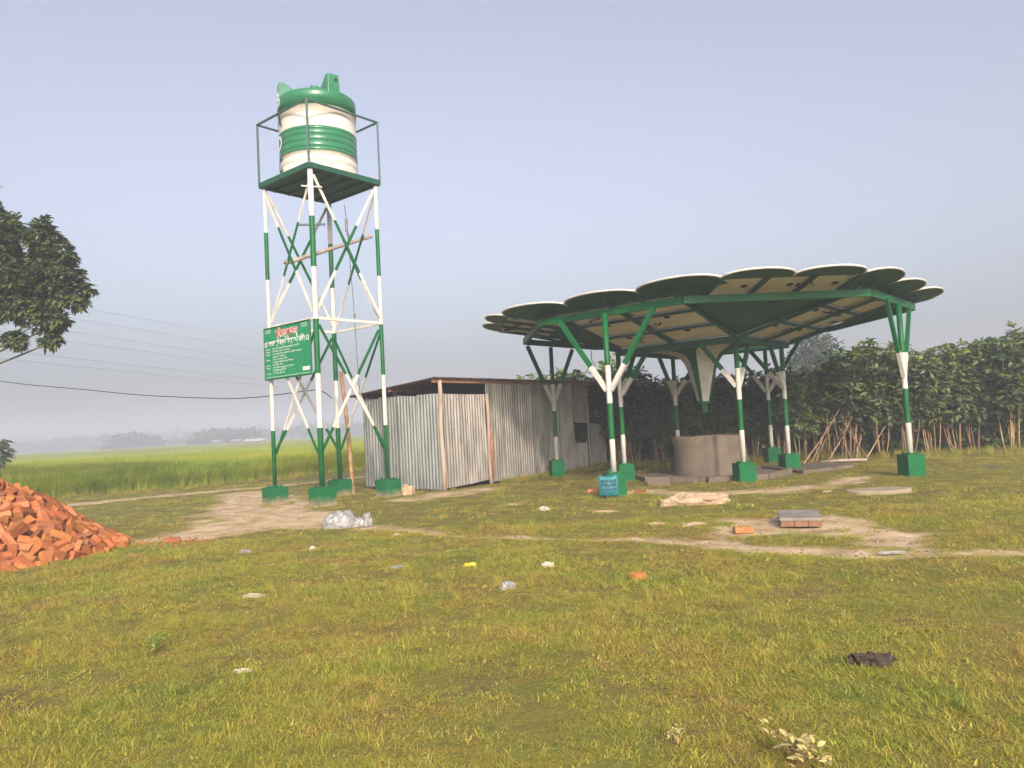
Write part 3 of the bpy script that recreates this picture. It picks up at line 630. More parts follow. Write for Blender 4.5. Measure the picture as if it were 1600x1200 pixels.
# posts
for (u, v, o, h_, r_) in ((0.02, 0, nR * .06 + nL * .04, 2.99, .062), (1.95, 0, nR * .10, 2.62, .055), (6.66, 0, nR * .0, 2.95, .04), (7.66, 0, Vector((0, 0)), 2.95, .04), (0.05, LL * .62, -nL * .12, 2.85, .055), (.05, LL - .05, -nL * .1, 2.75, .05), (4.2, .1, Vector((0, 0)), 2.95, .05)):
    c = at(u, v, o); pts = [(c.x + .012 * math.sin(z * 3 + u), c.y, z) for z in np.linspace(0, h_, 9)]; rs = [r_ * (1.1 - .15 * k / 8 + .04 * math.sin(k * 2.3)) for k in range(9)]
    MB().tube(pts, rs, 9).build('post', WOOD, sh, True)
c = at(1.97, 0, nR * .16); MB().tube([(c.x, c.y, .15), (c.x + .01, c.y, 1.1), (c.x - .02, c.y, 1.75)], [.05, .06, .025], 7).build('split_log', REDWOOD, sh, True)
# roof: single pitch, high along the long wall
def rz(v): return 3.03 - .085 * v
def rp_(u, v, dz=0): p = at(u, v); return Vector((p.x, p.y, rz(v) + dz))
MB().bar(rp_(-.25, -.02, -.06), rp_(LR + .1, -.02, -.06), .07, .1).build('roof_beam', REDWOOD, sh)
MB().bar(rp_(-.25, LL * .55, -.06), rp_(LR, LL * .55, -.06), .07, .1).build('roof_beam', REDWOOD, sh)
MB().bar(rp_(-.25, LL, -.06), rp_(LR, LL, -.06), .07, .1).build('roof_beam', REDWOOD, sh)
u = -.35
while u < LR:
    e = min(u + .82, LR + .2); n_ = int((e - u) / .118 * 6); V = []; F = []
    for j, v in enumerate((-.18, LL * .5, LL + .35)):
        for i in range(n_ + 1): V.append(rp_(u + (e - u) * i / n_, v, .024 * math.sin(2 * math.pi * i / 6) + .004 * (int(u * 3) % 2)))
    for j in range(2):
        for i in range(n_): F.append((j * (n_ + 1) + i, j * (n_ + 1) + i + 1, (j + 1) * (n_ + 1) + i + 1, (j + 1) * (n_ + 1) + i))
    mkobj('roof_sheet', V, F, ROOFM, None, sh, smooth=True); u += .78

# ---------------------------------------------------------------- foliage helpers
def leaf_arrays(pos, d, upv, Ln, W, droop):
    N = len(pos); d = d / np.linalg.norm(d, axis=1, keepdims=True); side = np.cross(d, upv); side /= np.linalg.norm(side, axis=1, keepdims=True) + 1e-9
    nn = np.cross(side, d); z = np.array([0, 0, 1.]); Ln = Ln[:, None]; W = W[:, None]; dr = droop[:, None]
    c1 = pos + d * Ln * .35 - z * dr * Ln * .08; c2 = pos + d * Ln * .72 - z * dr * Ln * .32; tip = pos + d * Ln - z * dr * Ln * .6
    V = np.stack([pos, c1 - side * W * .46 + nn * W * .12, c1 + side * W * .46 + nn * W * .12, c2 - side * W * .38 + nn * W * .08, c2 + side * W * .38 + nn * W * .08, tip, ], 1)
    b = (np.arange(N) * 6)[:, None]
    T = np.concatenate([b + np.array([[0, 2, 1]]), b + np.array([[3, 4, 5]])], 1).reshape(-1, 3); Q = (b + np.array([[1, 2, 4, 3]])).reshape(-1, 4)
    return V.reshape(-1, 3), T, Q
def leaves_obj(name, pos, d, Ln, W, droop, mats, mi, parent, g):
    upv = np.tile(np.array([0, 0, 1.]), (len(pos), 1)) + g.normal(0, .35, (len(pos), 3))
    V, T, Q = leaf_arrays(pos, d, upv, Ln, W, droop); F = T.tolist() + Q.tolist(); N = len(pos)
    m = np.concatenate([np.repeat(mi, 2), mi])
    return mkobj(name, V, F, mats, m, parent, smooth=True)
def whorls(centres, outd, g, nl=8, L0=.2, ratio=.34, droop=.7, spread=1.1):
    n = len(centres); k = np.repeat(np.arange(n), nl); a = g.uniform(0, 2 * np.pi, n * nl)
    e = g.uniform(-.35, .55, n * nl); d = np.stack([np.cos(a) * np.cos(e), np.sin(a) * np.cos(e), np.sin(e)], 1) * spread + outd[k] * .8
    Ln = L0 * g.uniform(.65, 1.25, n * nl); return centres[k] + g.normal(0, .02, (n * nl, 3)), d, Ln, Ln * ratio * g.uniform(.8, 1.2, n * nl), g.uniform(.2, 1.0, n * nl) * droop, k

# ---------------------------------------------------------------- hedge of tall shrubs
def shrub_variant(seed, H, low=.2, nw=40):
    g = np.random.default_rng(seed); r = root('tall_shrub', (0, 0, 0), 'x', 'shrub'); ns = 7; mb = MB(); cen = []; out = []
    for s in range(ns):
        a = g.uniform(0, 6.28); bx, by = .22 * math.cos(a) * g.uniform(.3, 1), .22 * math.sin(a) * g.uniform(.3, 1)
        tx, ty = bx + math.cos(a) * g.uniform(.1, .45), by + math.sin(a) * g.uniform(.1, .45); h = H * g.uniform(.72, 1.0); w1, w2 = g.normal(0, .06, 2)
        pts = [(bx + (tx - bx) * t + w1 * math.sin(5 * t), by + (ty - by) * t + w2 * math.sin(4 * t), h * t - .03) for t in np.linspace(0, 1, 7)]
        mb.tube(pts, [.022 * (1.15 - .8 * t) for t in np.linspace(0, 1, 7)], 5)
        for j in range(nw * 5 // 7):
            t = g.uniform(low, 1.0) ** .8; p = np.array([bx + (tx - bx) * t, by + (ty - by) * t, h * t]); b = g.uniform(0, 6.28); rr = g.uniform(.06, .62) * (1.15 - .45 * t) * min(1, (t - low * .4) * 2.4)
            o = np.array([math.cos(b), math.sin(b), g.uniform(-.1, .7)]); cen.append(p + o * rr); out.append(o)
    mb.build('stems', STEM, r, True)
    cen = np.array(cen); out = np.array(out); pos, d, Ln, W, dr, k = whorls(cen, out, g, 8, .27, .38, .9)
    young = (g.random(len(cen)) < .07) | ((cen[:, 2] > H * .86) & (g.random(len(cen)) < .35))
    leaves_obj('crown', pos, d, Ln, W, dr, [LEAF, LEAFY], young[k].astype(int), r, g); return r
variants = [shrub_variant(100 + i, 3.55, .25, 62) for i in range(5)] + [shrub_variant(150 + i, 3.55, .02, 78) for i in range(3)]
hedge_line = [(1.2, 29.5), (3.2, 28.0), (5.6, 26.6), (8.2, 25.9), (11.5, 25.0), (15, 24.6), (20, 24.2)]
def along(pl, s):
    for a, b in zip(pl[:-1], pl[1:]):
        l_ = math.hypot(b[0] - a[0], b[1] - a[1])
        if s <= l_: return a[0] + (b[0] - a[0]) * s / l_, a[1] + (b[1] - a[1]) * s / l_
        s -= l_
    return pl[-1]
spots = []; s = 0
while s < 19.6:
    x, y = along(hedge_line, s); spots.append((x + rnd.uniform(-.15, .15), y + rnd.uniform(-.15, .2), 0)); s += .78
s = .4
while s < 19.9:
    x, y = along(hedge_line, s); spots.append((x + .35 + rnd.uniform(-.2, .2), y + .9 + rnd.uniform(-.15, .25), 1)); s += .82
s = .2
while s < 19.9:
    x, y = along(hedge_line, s); spots.append((x + .7 + rnd.uniform(-.2, .2), y + 1.9 + rnd.uniform(-.2, .3), 2)); s += 1.15
def hedge_scale(x, y):
    px = 800 + 1197 * x / y
    if px < 1000: return .98
    if px < 1290: return .86
    if px < 1330: return .98
    if px < 1400: return 1.13
    if px < 1440: return 1.0
    if px < 1560: return .98
    return 1.08
used = set()
SHL = {0: 'leafy green shrub with bare brown stems in the front row of the hedge', 1: 'leafy green shrub in the second row of the hedge behind the front stems', 2: 'leafy green shrub at the back of the hedge, only its top showing'}
for i, (x, y, row) in enumerate(spots):
    k = rnd.randrange(5) if row == 0 else 5 + rnd.randrange(3); o = variants[k] if k not in used else copy_tree(variants[k]); used.add(k)
    sc_ = hedge_scale(x, y) * rnd.uniform(.93, 1.06) * (1.0 if row < 2 else 1.0); o.location = (x, y, gz1(x, y)); o.rotation_euler = (rnd.uniform(-.05, .05), rnd.uniform(-.05, .05), rnd.uniform(0, 6.28)); o.scale = (sc_ * 1.05, sc_ * 1.05, sc_)
    px_ = 800 + 1197 * x / y; zi = sum(px_ > t for t in (985, 1110, 1240, 1400, 1500)); zn = ('just right of the shed', 'left of the well', 'behind the well', 'behind the dry stick bundle', 'right of the rightmost column', 'at the right edge')[zi]
    tag(o, ('leafy shrub with bare brown stems, front row of the hedge %s', 'dense leafy shrub, second row of the hedge %s', 'shrub at the back of the hedge %s, only its top showing')[row] % zn, 'shrub', '%s row hedge shrubs %s' % (('front', 'second', 'back')[row], zn))
for k, v in enumerate(variants):
    if k not in used: v.location = (25, 26, 0)
# dry sticks leaning in front of the hedge
for i in range(17):
    bx = 10.0 + rnd.uniform(-1.2, .9); by = 23.9 + rnd.uniform(-.35, .35) - .15 * (bx - 10); q = rnd.uniform(.5, 1.0)
    tx = 10.55 + rnd.uniform(-.25, .35) if i < 13 else bx + rnd.uniform(-.6, 1.4); h = rnd.uniform(1.0, 1.75) if i < 15 else .8
    pts = [(bx + (tx - bx) * t + .03 * math.sin(6 * t + i), by + .9 * t, h * t + gz1(bx, by) - .02) for t in np.linspace(0, 1, 6)]
    o = MB().tube(pts, [.020 * (1.1 - .6 * t) for t in np.linspace(0, 1, 6)], 6).build('dry_stick', STEM, None, True, origin=Vector(pts[0]))
    tag(o, 'brown dry stick leaning in the bundle before the hedge', 'stick', 'dry sticks leaning against the hedge')
pts = [(9.3, 23.6, .05), (9.9, 23.45, .07), (10.6, 23.3, .06)]
o = MB().tube(pts, .05, 7).build('fallen_log', BAMGREY, None, True, origin=Vector(pts[0])); tag(o, 'pale log lying on the ground before the stick bundle', 'log')

# ---------------------------------------------------------------- tree at the left edge
def big_tree():
    g = np.random.default_rng(5); base = Vector((-18.2, 21.5, 0)); r = root('broadleaf_tree', base, 'dark green broadleaf tree reaching in from the left edge', 'tree'); mb = MB()
    def limb(p, q, r0, r1, sag=0.0):
        p = Vector(p); q = Vector(q); mb.tube([p.lerp(q, t) + Vector((0.06 * math.sin(7 * t), .05 * math.cos(5 * t), -sag * math.sin(math.pi * t))) for t in np.linspace(0, 1, 7)], [r0 + (r1 - r0) * t for t in np.linspace(0, 1, 7)], 8)
    limb(base, base + Vector((.3, -.1, 3.4)), .34, .24)
    lobes = [((-13.05, 20.2, 7.25), .85), ((-12.35, 20.0, 7.35), .55), ((-11.85, 20.1, 6.65), .52), ((-11.5, 20.2, 5.85), .5), ((-12.3, 20.3, 6.2), .8), ((-12.05, 20.1, 5.1), .38), ((-13.0, 20.2, 5.75), .85), ((-12.15, 20.2, 4.6), .22), ((-12.95, 20.0, 4.62), .24), ((-13.6, 20.2, 6.6), 1.25), ((-14.4, 20.4, 8.0), 1.1),
             ((-15.0, 20.3, 5.7), 1.1), ((-15.6, 20.8, 7.4), 1.5), ((-16.8, 21, 5.8), 1.6), ((-18, 21.5, 8.6), 2.0), ((-20.5, 22, 6.9), 2.0), ((-18.6, 23.5, 7), 2.0), ((-18.3, 19.2, 6.2), 1.7)]
    top = base + Vector((.3, -.1, 3.4))
    for c, rr in lobes: limb(top, Vector(c) - Vector((0, 0, rr * .4)), .10 if rr > 1.5 else .055, .02, .25)
    limb(top, (-12.6, 20.2, 5.0), .07, .015, .35)
    mb.build('trunk', BARK, r, True)
    cen = []; out = []
    for c, rr in lobes:
        n = int(420 * rr * rr) + 30
        v = g.normal(0, 1, (n, 3)); v /= np.linalg.norm(v, axis=1, keepdims=True); rad_ = rr * g.uniform(.25, 1.05, n) ** .6; v[:, 2] *= .85
        p = np.array(c) + v * rad_[:, None] * (1 + .22 * np.sin(v[:, :1] * 5 + v[:, 1:2] * 4)); keep = fbm(p[:, 0] * 1.5 + p[:, 2] * .7, p[:, 1] * 1.1 - p[:, 2] * 1.6, 77, 2) > .30
        cen.append(p[keep]); out.append(v[keep])
    cen = np.concatenate(cen); out = np.concatenate(out); pos, d, Ln, W, dr, k = whorls(cen, out, g, 9, .19, .46, .9)
    y = (g.random(len(cen)) < .03) | ((np.hypot(cen[:, 0] + 12.75, cen[:, 2] - 7.55) < .6) & (g.random(len(cen)) < .6))
    leaves_obj('crown', pos, d, Ln, W, dr, [LEAFT, LEAFTY], y[k].astype(int), r, g)
big_tree()
# banana-like clump far left and a pale tree beyond the hedge
def blob_tree(name, loc, H, R, label, cat, nleaf, L0, m=FARL, trunk=.12, group=None, lobes=6, seed=1):
    g = np.random.default_rng(seed); loc = Vector(loc); r = root(name, loc, label, cat, group)
    MB().tube([loc + Vector((0, 0, -.1)), loc + Vector((.1 * R, 0, H * .5)), loc + Vector((0, 0, H * .85))], [trunk, trunk * .7, trunk * .25], 6).build('trunk', BARK, r, True)
    C = np.array([[g.uniform(-.55, .55) * R, g.uniform(-.55, .55) * R, H * (.45 + .45 * (i + .5) / lobes)] for i in range(lobes)]); which = g.integers(0, lobes, nleaf)
    v = g.normal(0, 1, (nleaf, 3)); v /= np.linalg.norm(v, axis=1, keepdims=True); p = C[which] + v * (R * .55 * g.uniform(.3, 1.05, nleaf) ** .5)[:, None] * np.array([1, 1, min(1.2, H * .25 / (R * .55))])
    d = v + g.normal(0, .5, (nleaf, 3)); Ln = L0 * g.uniform(.6, 1.3, nleaf)
    leaves_obj('crown', p + np.array(loc), d, Ln, Ln * .45, g.uniform(.2, .9, nleaf), [m], np.zeros(nleaf, int), r, g); return r
blob_tree('pale_tree', (24.5, 62, 0), 8.2, 2.6, 'tall pale hazy tree rising beyond the hedge', 'tree', 2600, .5, seed=3, lobes=8)
blob_tree('round_bush', (3.55, 30.5, 0), 4.1, 1.2, 'light green leafy tree top just right of the shed roof', 'tree', 1500, .24, m=LEAFY, trunk=.05, seed=4)
blob_tree('field_bush', (-27.9, 40, 0), 2.7, 1.6, 'low dark bush with drooping leaves at the left field edge', 'bush', 1100, .5, m=LEAFT, trunk=.1, seed=8)

# far treeline: masses of trees on the horizon
def far_mass(name, x0, x1, y, h, n, label_seed, L0=1.6):
    g = np.random.default_rng(label_seed); u = g.uniform(0, 1, n); X = x0 + (x1 - x0) * u; prof_ = (.45 + .75 * fbm(X / (h * 1.6), np.zeros(n), label_seed, 3)) * h * np.clip(np.minimum(u, 1 - u) * 12, .25, 1)
    Z = prof_ * g.uniform(0, 1, n) ** .55; p = np.stack([X, y + g.normal(0, 5, n), Z], 1); d = g.normal(0, 1, (n, 3)); Ln = L0 * g.uniform(.6, 1.4, n)
    upv = g.normal(0, 1, (n, 3)); V, T, Q = leaf_arrays(p, d, upv, Ln, Ln * .7, g.uniform(0, .5, n)); o = mkobj(name, V, T.tolist() + Q.tolist(), FARL, None, None, smooth=True); return kind(o, 'stuff')
far_mass('far_trees', -560, 420, 640, 11, 12000, 31, 4.0)
far_mass('far_trees', -330, -225, 470, 9, 2600, 32, 2.6)
far_mass('far_grove', -172, -152, 330, 6.5, 1500, 33, 1.7)
far_mass('far_grove', -124, -100, 300, 6.0, 1500, 34, 1.7)
far_mass('far_trees', -200, 60, 420, 8, 3500, 35, 2.4)
def far_house(x, y, w_, h_, label, m):
    r = root('far_house', (x, y, 0), label, 'house'); MB().box((x, y, h_ / 2), (w_, 6, h_)).build('wall', CEMENT2, r)
    MB().hexa([(x - w_ / 2 - .5, y - 3.8, h_), (x + w_ / 2 + .5, y - 3.8, h_), (x + w_ / 2 + .5, y + 3.8, h_), (x - w_ / 2 - .5, y + 3.8, h_), (x - w_ / 2 - .5, y - .3, h_ + .8), (x + w_ / 2 + .5, y - .3, h_ + .8), (x + w_ / 2 + .5, y + .3, h_ + .8), (x - w_ / 2 - .5, y + .3, h_ + .8)]).build('roof', m, r)
    for k in (-.25, .05, .32): MB().box((x + k * w_, y - 3.03, h_ * .5), (w_ * .07, .08, h_ * .35)).build('window', BLACK, r)
far_house(-83, 246, 5, 1.0, 'long low white-roofed shed far across the rice field', WHITE)
far_house(-110, 285, 2.6, 1.2, 'small pale house beneath trees far across the rice field', CEMENT2)
far_house(-104, 288, 2.6, 1.2, 'second small pale house beside the far trees, nearer the long shed', CEMENT2)

# ---------------------------------------------------------------- wires
def wire(pts, r, label, group=None, m=ROPE):
    o = MB().tube(pts, r, 5).build('overhead_wire', m, None, True, origin=Vector(pts[0])); return tag(o, label, 'wire', group)
wk = [Vector(p) for p in ((-38, 38, 8.0), (-28, 33.6, 5.95), (-20.08, 30, 4.46), (-15.3, 28, 3.73), (-10.89, 26, 3.16), (-8, 24.3, 2.98), (-6.16, 23, 3.03), (-5.6, 22.7, 2.95), (-5.28, 22.5, 2.68))]; wp = []
for i in range(len(wk) - 1):
    p0, p1, p2, p3 = wk[max(i - 1, 0)], wk[i], wk[i + 1], wk[min(i + 2, len(wk) - 1)]
    for j in range(6):
        t = j / 6; wp.append(.5 * ((2 * p1) + (p2 - p0) * t + (2 * p0 - 5 * p1 + 4 * p2 - p3) * t * t + (3 * p1 - p0 - 3 * p2 + p3) * t ** 3) + Vector((0, 0, .012 * math.sin(5 * i + j))))
wire(wp, .014, 'black sagging cable from the left edge to the shed', m=BLACK)
WL = ['topmost', 'second highest', 'third highest', 'third lowest', 'second lowest', 'lowest']
wpx = [(17.95, -49.5, 13.17, -28.4), (17.19, -52.5, 12.03, -28.45), (15.59, -52.6, 10.75, -28.5), (14.38, -52.6, 9.99, -28.5), (12.4, -52.65, 8.56, -28.6), (11.49, -52.7, 7.88, -28.6)]
for i, (za, xa, zb, xb) in enumerate(wpx):
    Z = za; k = (za - 1.657) / (zb - 1.657); A = Vector((xa, 90, Z)); B = Vector((xb * k, 90 * k, Z)); pts = [A + (B - A) * t for t in np.linspace(-.9, 6, 24)]
    pts = [(p.x, p.y, Z - .6 * math.sin(math.pi * (j / 23)) + .3) for j, p in enumerate(pts)]
    wire(pts, .016, '%s of six thin power lines crossing the sky behind the tower' % WL[i], 'power lines', m=STEEL)

# ---------------------------------------------------------------- brick heap
PC = Vector((-8.75, 12.35)); PHH, PR = 1.42, 2.25
def pile(x, y):
    d = np.hypot(np.asarray(x) - PC.x, (np.asarray(y) - PC.y) * 1.05); return np.clip(PHH * (1 - d / PR) * 1.0, 0, 1.12) + (fbm(np.asarray(x) * 2.0, np.asarray(y) * 2.0, 55) - .5) * .22 * (d < PR)
bm_ = []
def brick_mesh(seed, k=1.0, broken=False):
    q = random.Random(seed); mb = MB(); lx, ly, lz = .265 * (k), .127, .080
    P = [Vector((x * lx / 2 + q.uniform(-.003, .003), y * ly / 2 + q.uniform(-.003, .003), z * lz / 2 + q.uniform(-.003, .003))) for z in (-1, 1) for x, y in ((-1, -1), (1, -1), (1, 1), (-1, 1))]
    if broken: P[1].x -= q.uniform(.02, .07); P[6].x -= q.uniform(.02, .06); P[5].x -= q.uniform(0, .04)
    mb.hexa(P); o = mb.build('brick', BRICK if seed % 4 else BRICKP, None, bevel=.006); return o
proto = [brick_mesh(i, 1.0 if i < 5 else rnd.uniform(.5, .8), i in (3, 4, 6)) for i in range(8)]
def tumble(x, y, z, amt):
    e = .1; nx = float(pile(x - e, y) - pile(x + e, y)) / (2 * e); ny = float(pile(x, y - e) - pile(x, y + e)) / (2 * e); n_ = Vector((nx, ny, 1)).normalized()
    n_ = (n_ + Vector((rnd.gauss(0, amt), rnd.gauss(0, amt), 0))).normalized(); q = n_.to_track_quat('Z', 'Y').to_matrix().to_4x4() @ Matrix.Rotation(rnd.uniform(0, 6.28), 4, 'Z')
    if rnd.random() < .25: q = q @ Matrix.Rotation(math.pi / 2, 4, 'X')
    return Matrix.Translation((x, y, z)) @ q
nb = 0; up_ = set(); placed = []
BL = 'loose orange clay brick lying in the heap at the left edge'
tries = 0
while nb < 285 and tries < 20000:
    tries += 1; x = rnd.uniform(-9.0, -6.2); y = rnd.uniform(10.0, 14.4); h = float(pile(x, y))
    if h < .03 or x / y < -.78: continue
    dmin = min([(x - a) ** 2 + (y - b) ** 2 + (h - c) ** 2 for a, b, c in placed] or [9])
    if dmin < .135 ** 2: continue
    placed.append((x, y, h)); k = rnd.choice((0, 0, 1, 1, 2, 2, 3, 4, 5, 6, 7)); o = proto[k] if k not in up_ else proto[k].copy()
    if k in up_: COL.objects.link(o)
    up_.add(k); o.matrix_world = tumble(x, y, h + .02, .28); 
    zone = 'on the top of' if h > .85 else ('halfway up' if h > .4 else ('at the right foot of' if y > 11.9 else 'along the front foot of')); tone = 'pale orange' if k % 4 == 0 else ('broken orange' if k >= 3 else 'dark orange')
    tag(o, '%s clay brick lying %s the heap at the left edge' % (tone, zone), 'brick', '%s bricks %s the heap' % (tone, zone)); nb += 1
print('bricks', nb)
# the rest of the heap under the top layer
V = []; F = []; mb = MB()
for i in range(1100):
    a = rnd.uniform(0, 6.28); d = PR * math.sqrt(rnd.random()) * .98; x, y = PC.x + d * math.cos(a), PC.y + d * math.sin(a); h = float(pile(x, y)) - rnd.uniform(.05, .16)
    Mx = tumble(x, y, max(h, .01), .35); mb.hexa([Mx @ Vector((sx * .122, sy * .059, sz * .036)) for sz in (-1, 1) for sx, sy in ((-1, -1), (1, -1), (1, 1), (-1, 1))])
kind(mb.build('brick_heap', BRICK, None), 'stuff')
for (x, y, rz_, lab, k) in ((-5.95, 13.2, .4, 'single brick lying apart on the dirt beside the heap', 0), (3.15, 10.92, .05, 'single orange brick on the bare patch left of the slab', 0), (1.19, 8.04, .6, 'orange brick fragment in the grass near the track', 5), (1.75, 18.1, .1, 'red brick in the grass left of the teal bag', 0), (2.75, 17.35, -.2, 'red brick at the foot of the canopy column behind the teal bag', 1)):
    o = proto[k].copy(); COL.objects.link(o); o.matrix_world = Matrix.Translation((x, y, gz1(x, y) + .03)) @ Matrix.Rotation(rz_, 4, 'Z'); tag(o, lab, 'brick')
    if 'group' in o: del o['group']

# ---------------------------------------------------------------- slabs, sack, bags and litter
DUSTY = mat('dusty_brick', (.31, .165, .095), (.24, .12, .07), 9, .95, .4, 50, rand=.2, huev=.02)
sb = root('brick_plinth', (4.15, 11.55, 0), 'small square brick plinth with a grey slate top on the bare patch', 'plinth')
Rp = -.30
MB().box((4.17, 11.52, .10), (.58, .95, .045), Rp).build('top_slab', mat('slate_top', (.20, .175, .155), (.30, .25, .21), 4, .7), sb, bevel=.006)
for j in range(2):
    for i in range(3): 
        v = Matrix.Rotation(Rp, 2) @ Vector((-.185 + i * .185, -.42)); MB().box((4.17 + v.x, 11.52 + v.y, .035), (.178, .1, .08), Rp).build('brick', DUSTY, sb) if j == 0 else None
for i in range(4):
    for sx in (-.225, .225):
        v = Matrix.Rotation(Rp, 2) @ Vector((sx, -.26 + i * .22)); MB().box((4.17 + v.x, 11.52 + v.y, .035), (.1, .2, .08), Rp).build('brick', DUSTY, sb)
V = []; n_ = 28
for k in range(n_): a = 2 * math.pi * k / n_; V.append(Vector((6.95 + .62 * math.cos(a) * (1 + .04 * math.sin(5 * a)), 14.85 + .36 * math.sin(a) * (1 + .05 * math.cos(4 * a)), 0)))
o = prism(V, -.02, .07, 'concrete_slab', mat('pale_cement', (.36, .28, .20), (.28, .21, .15), 4, .9, .3), None); tag(o, 'pale oval cement slab lying in the grass before the right column', 'slab')

def crumple(name, loc, size, m, label, cat, seed, flat=.5, sub=22, spikes=.5, rz_=0.0, ink=False):
    g = np.random.default_rng(seed); n = sub; th = np.linspace(0, 2 * np.pi, n, endpoint=False); V = []; F = []
    R_n = 9; lx, ly, lz = size; c_, s_ = math.cos(rz_), math.sin(rz_)
    for i in range(R_n + 1):
        ph = i / R_n
        for t in th:
            rr = math.sin(min(ph * 1.0, 1) * math.pi / 2) ** .8; nx = 6 * math.cos(t) + seed; ny = 6 * math.sin(t) - seed
            w_ = 1 + spikes * (float(fbm(nx * .35 + ph * 3, ny * .35 + ph * 2, seed, 3)) - .5) * 2; x = math.cos(t) * rr * w_ * lx / 2; y = math.sin(t) * rr * w_ * ly / 2
            z = lz * (math.cos(ph * math.pi / 2) ** flat) * (.45 + 1.1 * float(fbm(x / max(lx, .01) * 7 + 9, y / max(ly, .01) * 7, seed + 3, 3)))
            V.append((loc[0] + x * c_ - y * s_, loc[1] + x * s_ + y * c_, gz1(loc[0], loc[1]) + (loc[2] if len(loc) > 2 else 0) + z))
    for i in range(R_n):
        for k in range(n): F.append((i * n + k, (i + 1) * n + k, (i + 1) * n + (k + 1) % n, i * n + (k + 1) % n))
    o = mkobj(name, V, F, m, None, None, smooth=False, origin=Vector((loc[0], loc[1], gz1(loc[0], loc[1])))); return tag(o, label, cat)
crumple('sack', (3.42, 14.75), (1.25, .75, .17), SACK, 'crumpled cream woven sack lying before the well', 'sack', 4, .6, 40, .35)
crumple('sack_scrap', (2.78, 14.55), (.22, .22, .12), SACK, 'small folded cream scrap at the left end of the sack', 'scrap', 14, .5, 14)
bgr = root('plastic_bag', (-3.2, 14.0, 0), 'crumpled clear plastic bag on the dirt before the tower', 'plastic bag')
for nm, lc, sz, sd_, fl, sp_ in (('bag_body', (-3.24, 14.0), (.58, .42, .25), 6, .5, .3), ('bag_neck', (-2.90, 13.98), (.36, .13, .13), 8, .4, .5), ('bag_mouth', (-2.74, 13.97), (.16, .15, .22), 12, .5, .5)):
    o = crumple(nm, lc, sz, PLAST, 'x', 'x', sd_, fl, 44, sp_); o.data.polygons.foreach_set('use_smooth', np.ones(len(o.data.polygons), dtype=bool)); wl_ = o.location.copy(); o.parent = bgr; o.location = wl_ - bgr.location
    del o['label']; del o['category']
crumple('cloth_scrap', (-2.86, 20.0), (.42, .4, .22), SACK, 'cream rag leaning by the tin wall near the right tower leg', 'rag', 9, .5, 16, .4)
crumple('dark_rag', (2.2, 4.98), (.24, .16, .07), DARKC, 'dark brown crumpled rag in the foreground grass at right', 'rag', 10, .4, 24, .8)
lit = [((-3.08, 11.48), (.11, .09, .08), PLASTW, 'white cup scrap standing in the grass left of centre', .5), ((-4.06, 11.39), (.16, .13, .07), PLAST, 'grey plastic scrap in the grass right of the brick heap', .5), ((-1.49, 9.32), (.22, .13, .035), PLAST, 'flat oval grey plastic lid in the middle grass', .05),
       ((.31, 8.89), (.16, .12, .08), PLASTW, 'white paper scrap in the grass right of the yellow wrapper', .6), ((-.15, 7.84), (.17, .13, .11), PLAST, 'crumpled white plastic cup in the centre foreground grass', .6), ((-2.84, 8.19), (.3, .16, .04), PLASTW, 'torn whitish paper lying flat in the left foreground grass', .7),
       ((.49, 14.86), (.22, .2, .1), PLASTW, 'whitish paper tangle in the grass left of the teal bag', .7), ((1.56, 14.03), (.42, .14, .05), SACK, 'long pale paper strip in the grass below the teal bag', .6), ((2.12, 12.0), (.3, .12, .05), SACK, 'pale husk scrap left of the pair before the bare patch', .7),
       ((2.63, 11.7), (.42, .14, .06), SACK, 'wide pale husk scrap by the track before the sack', .7), ((-.13, 16.25), (.25, .12, .05), PLASTW, 'pale scrap on the grass midway to the shed', .6), ((-1.97, 12.4), (.2, .08, .06), SACK, 'pale leaf scraps beside the track under the plastic bag', .8), ((4.2, 8.78), (.36, .1, .035), CEMENT2, 'pale stone sliver at the edge of the track on the right', .4),
       ((6.2, 15.5), (.2, .1, .05), SACK, 'small pale scrap behind the oval slab', .5), ((-2.03, 5.58), (.16, .09, .03), PLASTW, 'small whitish leaf scrap in the near left grass', .6), ((-4.6, 18.0), (.3, .14, .04), PLASTW, 'torn pale paper at the foot of the near tower leg', .6)]
for i, (p, s_, m, lab, sp_) in enumerate(lit): crumple('litter_scrap', p, (s_[0] * .9, s_[1] * .9, s_[2] * .6), m, lab, 'litter', 30 + i, .5, 18, sp_, rnd.uniform(-.4, .4))
o = crumple('candy_wrapper', (-.61, 9.23), (.15, .05, .035), PLASTY, 'yellow snack wrapper in the middle grass', 'wrapper', 60, .3, 18, .3)
# teal bag leaning on the canopy footing
pb = L(5 * math.cos(rad(-135)), 5 * math.sin(rad(-135)))
tb = root('teal_bag', (pb.x - .1, pb.y - .4, 0), 'teal printed plastic bag hanging in front of the near left column footing', 'bag')
bx0 = Vector((pb.x - .18, pb.y - .36, 0)); mb = MB(); nn = 9; V = []; F = []
for side in (0, 1):
    for j in range(nn):
        for i in range(nn):
            u, v = i / (nn - 1), j / (nn - 1); bul = math.sin(math.pi * u) * math.sin(math.pi * min(1, v * 1.05)) * .08
            V.append((bx0.x - .21 + .42 * u, bx0.y + (-.02 - bul if side == 0 else .02) + .012 * math.sin(13 * u + 7 * v) - .04 * (1 - v), .03 + .43 * v + .01 * math.sin(9 * u)))
for side in (0, 1):
    o_ = side * nn * nn
    for j in range(nn - 1):
        for i in range(nn - 1):
            q = (o_ + j * nn + i, o_ + j * nn + i + 1, o_ + (j + 1) * nn + i + 1, o_ + (j + 1) * nn + i); F.append(q if side == 0 else q[::-1])
